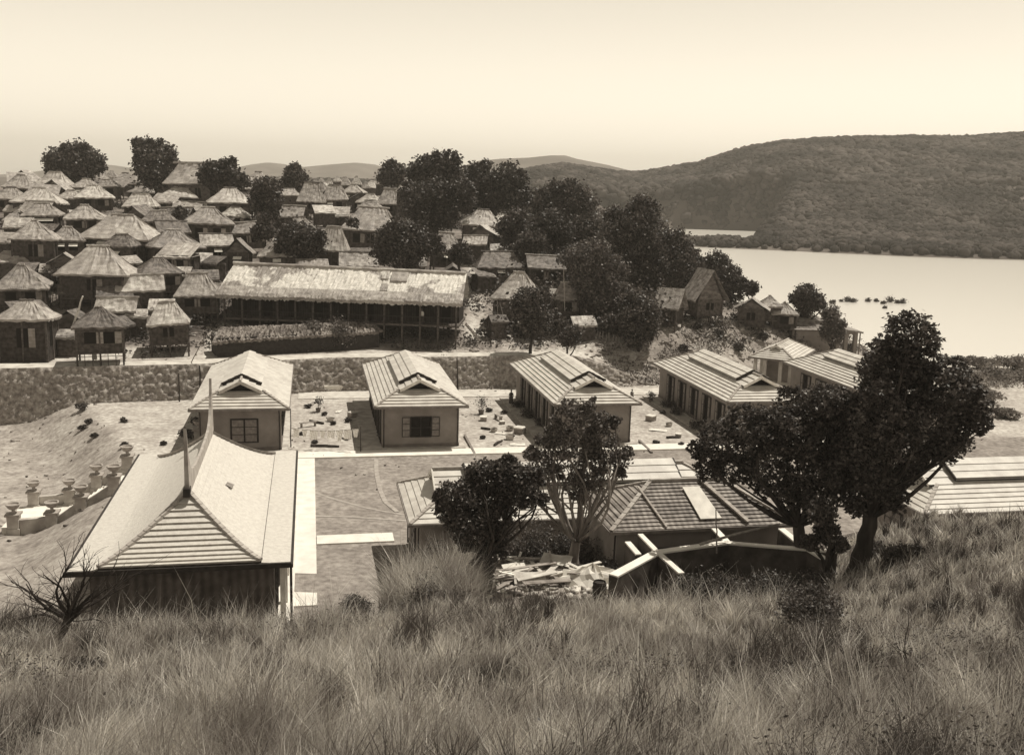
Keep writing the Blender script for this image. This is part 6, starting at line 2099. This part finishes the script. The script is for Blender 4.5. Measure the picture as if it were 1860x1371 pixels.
# ------------------------------------------------------------------ people
def person(px, py, label, h=1.6, top=M_cloth, low=M_clothd, rz=0, dz=0.0, Y=None):
    c = hit(px, py, dz) if Y is None else P(px, py, Y)
    T = thing('person', label, 'person', c, rz)
    s_ = h / 1.7
    J = {'pelvis': (0, 0, .92), 'chest': (0, -.01, 1.25), 'neck': (0, 0, 1.43), 'head0': (0, -.01, 1.52), 'head1': (0, -.015, 1.68),
         'lsh': (-.18, 0, 1.38), 'lel': (-.25, .02, 1.1), 'lwr': (-.24, -.08, .86), 'lha': (-.235, -.11, .77), 'rsh': (.18, 0, 1.38), 'rel': (.26, .03, 1.1), 'rwr': (.22, -.1, .88), 'rha': (.2, -.14, .8),
         'lhip': (-.09, 0, .88), 'lkn': (-.11, -.03, .5), 'lan': (-.11, .02, .09), 'lto': (-.12, -.14, .03), 'rhip': (.09, 0, .88), 'rkn': (.12, -.05, .5), 'ran': (.12, .03, .09), 'rto': (.13, -.13, .03)}
    E = [('pelvis', 'chest'), ('chest', 'neck'), ('neck', 'head0'), ('head0', 'head1'), ('chest', 'lsh'), ('lsh', 'lel'), ('lel', 'lwr'), ('lwr', 'lha'), ('chest', 'rsh'), ('rsh', 'rel'), ('rel', 'rwr'), ('rwr', 'rha'),
         ('pelvis', 'lhip'), ('lhip', 'lkn'), ('lkn', 'lan'), ('lan', 'lto'), ('pelvis', 'rhip'), ('rhip', 'rkn'), ('rkn', 'ran'), ('ran', 'rto')]
    RAD = {'pelvis': .14, 'chest': .15, 'neck': .055, 'head0': .085, 'head1': .075, 'lsh': .06, 'rsh': .06, 'lel': .045, 'rel': .045, 'lwr': .03, 'rwr': .03, 'lha': .035, 'rha': .035, 'lhip': .09, 'rhip': .09, 'lkn': .06, 'rkn': .06, 'lan': .042, 'ran': .042, 'lto': .035, 'rto': .035}
    ks = list(J)
    me = bpy.data.meshes.new('body')
    me.from_pydata([tuple(Vector(J[k]) * s_) for k in ks], [(ks.index(a), ks.index(b)) for a, b in E], [])
    me.materials.append(M_skin)
    o = bpy.data.objects.new('body', me)
    COL.objects.link(o)
    o.parent = T
    o.modifiers.new('skin', 'SKIN').use_smooth_shade = True
    o.modifiers.new('sub', 'SUBSURF').levels = 1
    for i, k in enumerate(ks):
        me.skin_vertices[0].data[i].radius = (RAD[k] * s_, RAD[k] * s_ * .85)
    me.skin_vertices[0].data[0].use_root = True
    MB().lathe([(.20 * s_, .84 * s_), (.19 * s_, 1.0 * s_), (.205 * s_, 1.25 * s_), (.2 * s_, 1.36 * s_), (.08 * s_, 1.45 * s_)], n=14).build('shirt', top, T, smooth=True)
    MB().lathe([(.25 * s_, .2 * s_), (.23 * s_, .55 * s_), (.205 * s_, .9 * s_), (.19 * s_, .96 * s_)], n=14).build('skirt', low, T, smooth=True)
    MB().lathe([(.088 * s_, 1.60 * s_), (.095 * s_, 1.66 * s_), (.075 * s_, 1.73 * s_), (.02 * s_, 1.755 * s_)], n=12).build('hair', M_clothd, T, smooth=True)
    return T
person(172, 656, 'person in light clothes standing by the ramshackle dark hut', top=M_cloth, low=M_cloth, rz=.3)
person(928, 735, 'person in dark clothes standing on the road behind the third barracks', h=1.4, top=M_clothd, low=M_clothd)
person(1147, 733, 'person standing on the road behind the back corner of the fourth barracks', h=1.4, top=M_shut, low=M_clothd, rz=1)
hp = mid_ + bx * (LL * .333) - by * -1.0
person(761, 575, 'person in a pale shirt standing on the gallery of the long hall', top=M_cloth, low=M_clothd, Y=hp.y)
pz = [o for o in COL.objects if o.name.startswith('person')][-1]
pz.location = (hp.x, hp.y, gl0 + 1.7)

def f_wall(X, Y):
    dB = seg_dist(X, Y, BASE)
    return inside_poly(X, Y) & (dB > .3) & (dB < 1.35) & (X > -46) & (X < 14)
scatter_leaves('wall_weeds', 'weeds growing from the stone wall and its top edge', 420, (-47, 15, 82, 106), f_wall, .14, M_leafg, 51, .35)

def tussocks(name, label, n, blades, hgt, m, seed, region=(7, 46, -.6, .6)):
    """arching clumps: many blades fanning out of one root"""
    return grass(name, label, n, blades, region, hgt, .013, m, seed, lean=(.06, 0), dens=.55, filt=lambda X, Y, Z, g: clear_yard(X, Y, Z, g) & (vnoise(X, Y, 3.3, seed) > .4), spread=.07)
tussocks('tussock_grass', 'big arching clumps of dry grass on the near slope', 4200, 60, .86, M_tuss, 61)
tussocks('dark_tussock_grass', 'darker green grass clumps on the near slope', 2600, 50, .95, M_tussd, 62)
gw = np.random.default_rng(83)
Yw_ = gw.uniform(9, 44, 5200)
Xw_ = gw.uniform(-.62, .62, 5200) * (Yw_ + 3)
Zw_ = ground(Xw_, Yw_)
kw_ = (Zw_ > .8) & (vnoise(Xw_, Yw_, 3.4, 81) * .65 + vnoise(Xw_, Yw_, 1.1, 82) * .35 > .58) & clear_yard(Xw_, Yw_, Zw_, gw)
Xw_, Yw_, Zw_ = Xw_[kw_], Yw_[kw_], Zw_[kw_]
nw = len(Xw_)
per = 70
hw_ = np.repeat(gw.uniform(.35, .95, nw), per)
cw_ = np.repeat(np.stack([Xw_, Yw_, Zw_], 1), per, 0)
q_ = gw.normal(size=(nw * per, 3)) * np.array([.2, .2, 0])
q_[:, 2] = gw.random(nw * per) ** .7 * hw_
q_[:, :2] *= (.4 + hw_)[:, None]
V_, F_ = leaf_cards(cw_ + q_, .05, gw, asp=.5)
tag(raw_mesh('slope_weeds', V_, F_, M_leaf), 'dark leafy weeds mixed into the dry grass', 'undergrowth', kind='stuff')
grass('plume_grass', 'tall pale plumes of grass left of the round dark tree', 5200, 9, (33.0, 40, -.14, .0), 2.6, .011, M_tuss, 66, lean=(.15, 0), dens=0, filt=lambda X, Y, Z, g: (vnoise(X, Y, 1.2, 9) > .3) & (930 + 1800 * X / Y > 705) & (930 + 1800 * X / Y < 870), spread=.16)
for i, (px, py, r, Yw, lab) in enumerate([(1262, 1065, 34, 36.2, 'leafy weeds against the dark foundation wall, just right of the barrel'), (1310, 1060, 40, 36.0, 'leafy weeds against the dark foundation wall under the long pole'),
    (1400, 1050, 46, 36.2, 'tall leafy weeds against the dark foundation wall below the rough tiled roof corner'), (1445, 1052, 40, 35.8, 'dark weeds at the right end of the foundation wall'), (1490, 1050, 36, 36.4, 'dark weeds beside the trunk at the foundation end'),
    (1225, 1070, 22, 35.6, 'small weeds beside the wooden barrel')]):
    shrub(lab, px, py, r, n=3200, leaf=.11, m=M_leafd if i % 2 else M_leaf, h=1.25, Y=Yw, group='weeds along the foundation wall')

for i, (px, py, r, lab) in enumerate([(560, 742, 6, 'low plant at the road end of the yard behind the washing'), (590, 755, 5, 'low plant in the middle of the yard behind the washing'), (606, 772, 5, 'low plant left of the washtub yard bench'),
    (632, 768, 6, 'low plant near the second barracks shade'), (548, 790, 5, 'low plant at the first barracks corner'), (572, 806, 5, 'low plant under the left half of the washing'), (890, 748, 6, 'low plant right of the second barracks back corner'),
    (915, 752, 5, 'low plant in the back of the yard left of the third barracks'), (876, 798, 5, 'low plant near the drain of the second barracks'), (1205, 752, 5, 'low plant in the yard right of the third barracks'), (1190, 806, 5, 'low plant by the drain of the third barracks'), (1238, 810, 5, 'low plant at the front of the yard left of the fourth barracks')]):
    shrub(lab, px, py, r, n=350, leaf=.13, m=M_leaf, stems=2, h=.8, group='low plants in the yards')

scatter_boxes('scrap_splinters', 'splinters, sticks and broken bits littering the scrap yard', 1100, (-2.2, 6.2, 33.5, 40.5), lambda X, Y: (vnoise(X, Y, 1.6, 15) > .3) & (930 + 1800 * X / Y > 870) & (930 + 1800 * X / Y < 1240), M_scrap, 44, (.03, .2))

for i, (px, py, r, Yw, lab) in enumerate([(790, 985, 26, 45.5, 'bush at the left corner of the long sideways barracks'), (925, 985, 34, 45, 'bush against the wall of the long sideways barracks, right of the round dark tree'),
    (965, 980, 36, 45.5, 'bush against the wall of the long sideways barracks, left of the airy tree'), (1010, 982, 34, 45.2, 'bush at the wall behind the airy tree trunk'), (1065, 985, 34, 44.8, 'bush between the airy tree trunk and the rough tiled roof'),
    (850, 985, 30, 45.2, 'bush behind the round dark tree at the barracks wall'), (1110, 1000, 26, 41.8, 'bush at the left wall of the small tiled house'), (1235, 1000, 30, 41.2, 'bush in front of the small tiled house, inside the foundation'), (1360, 985, 30, 41.4, 'bush under the eave of the small tiled house at its right')]):
    shrub(lab, px, py, r, n=4500, leaf=.12, m=(M_leaf, M_leafg, M_leafd)[i % 3], h=2.9 if Yw > 43 else 1.6, Y=Yw, group='bushes along the low houses')
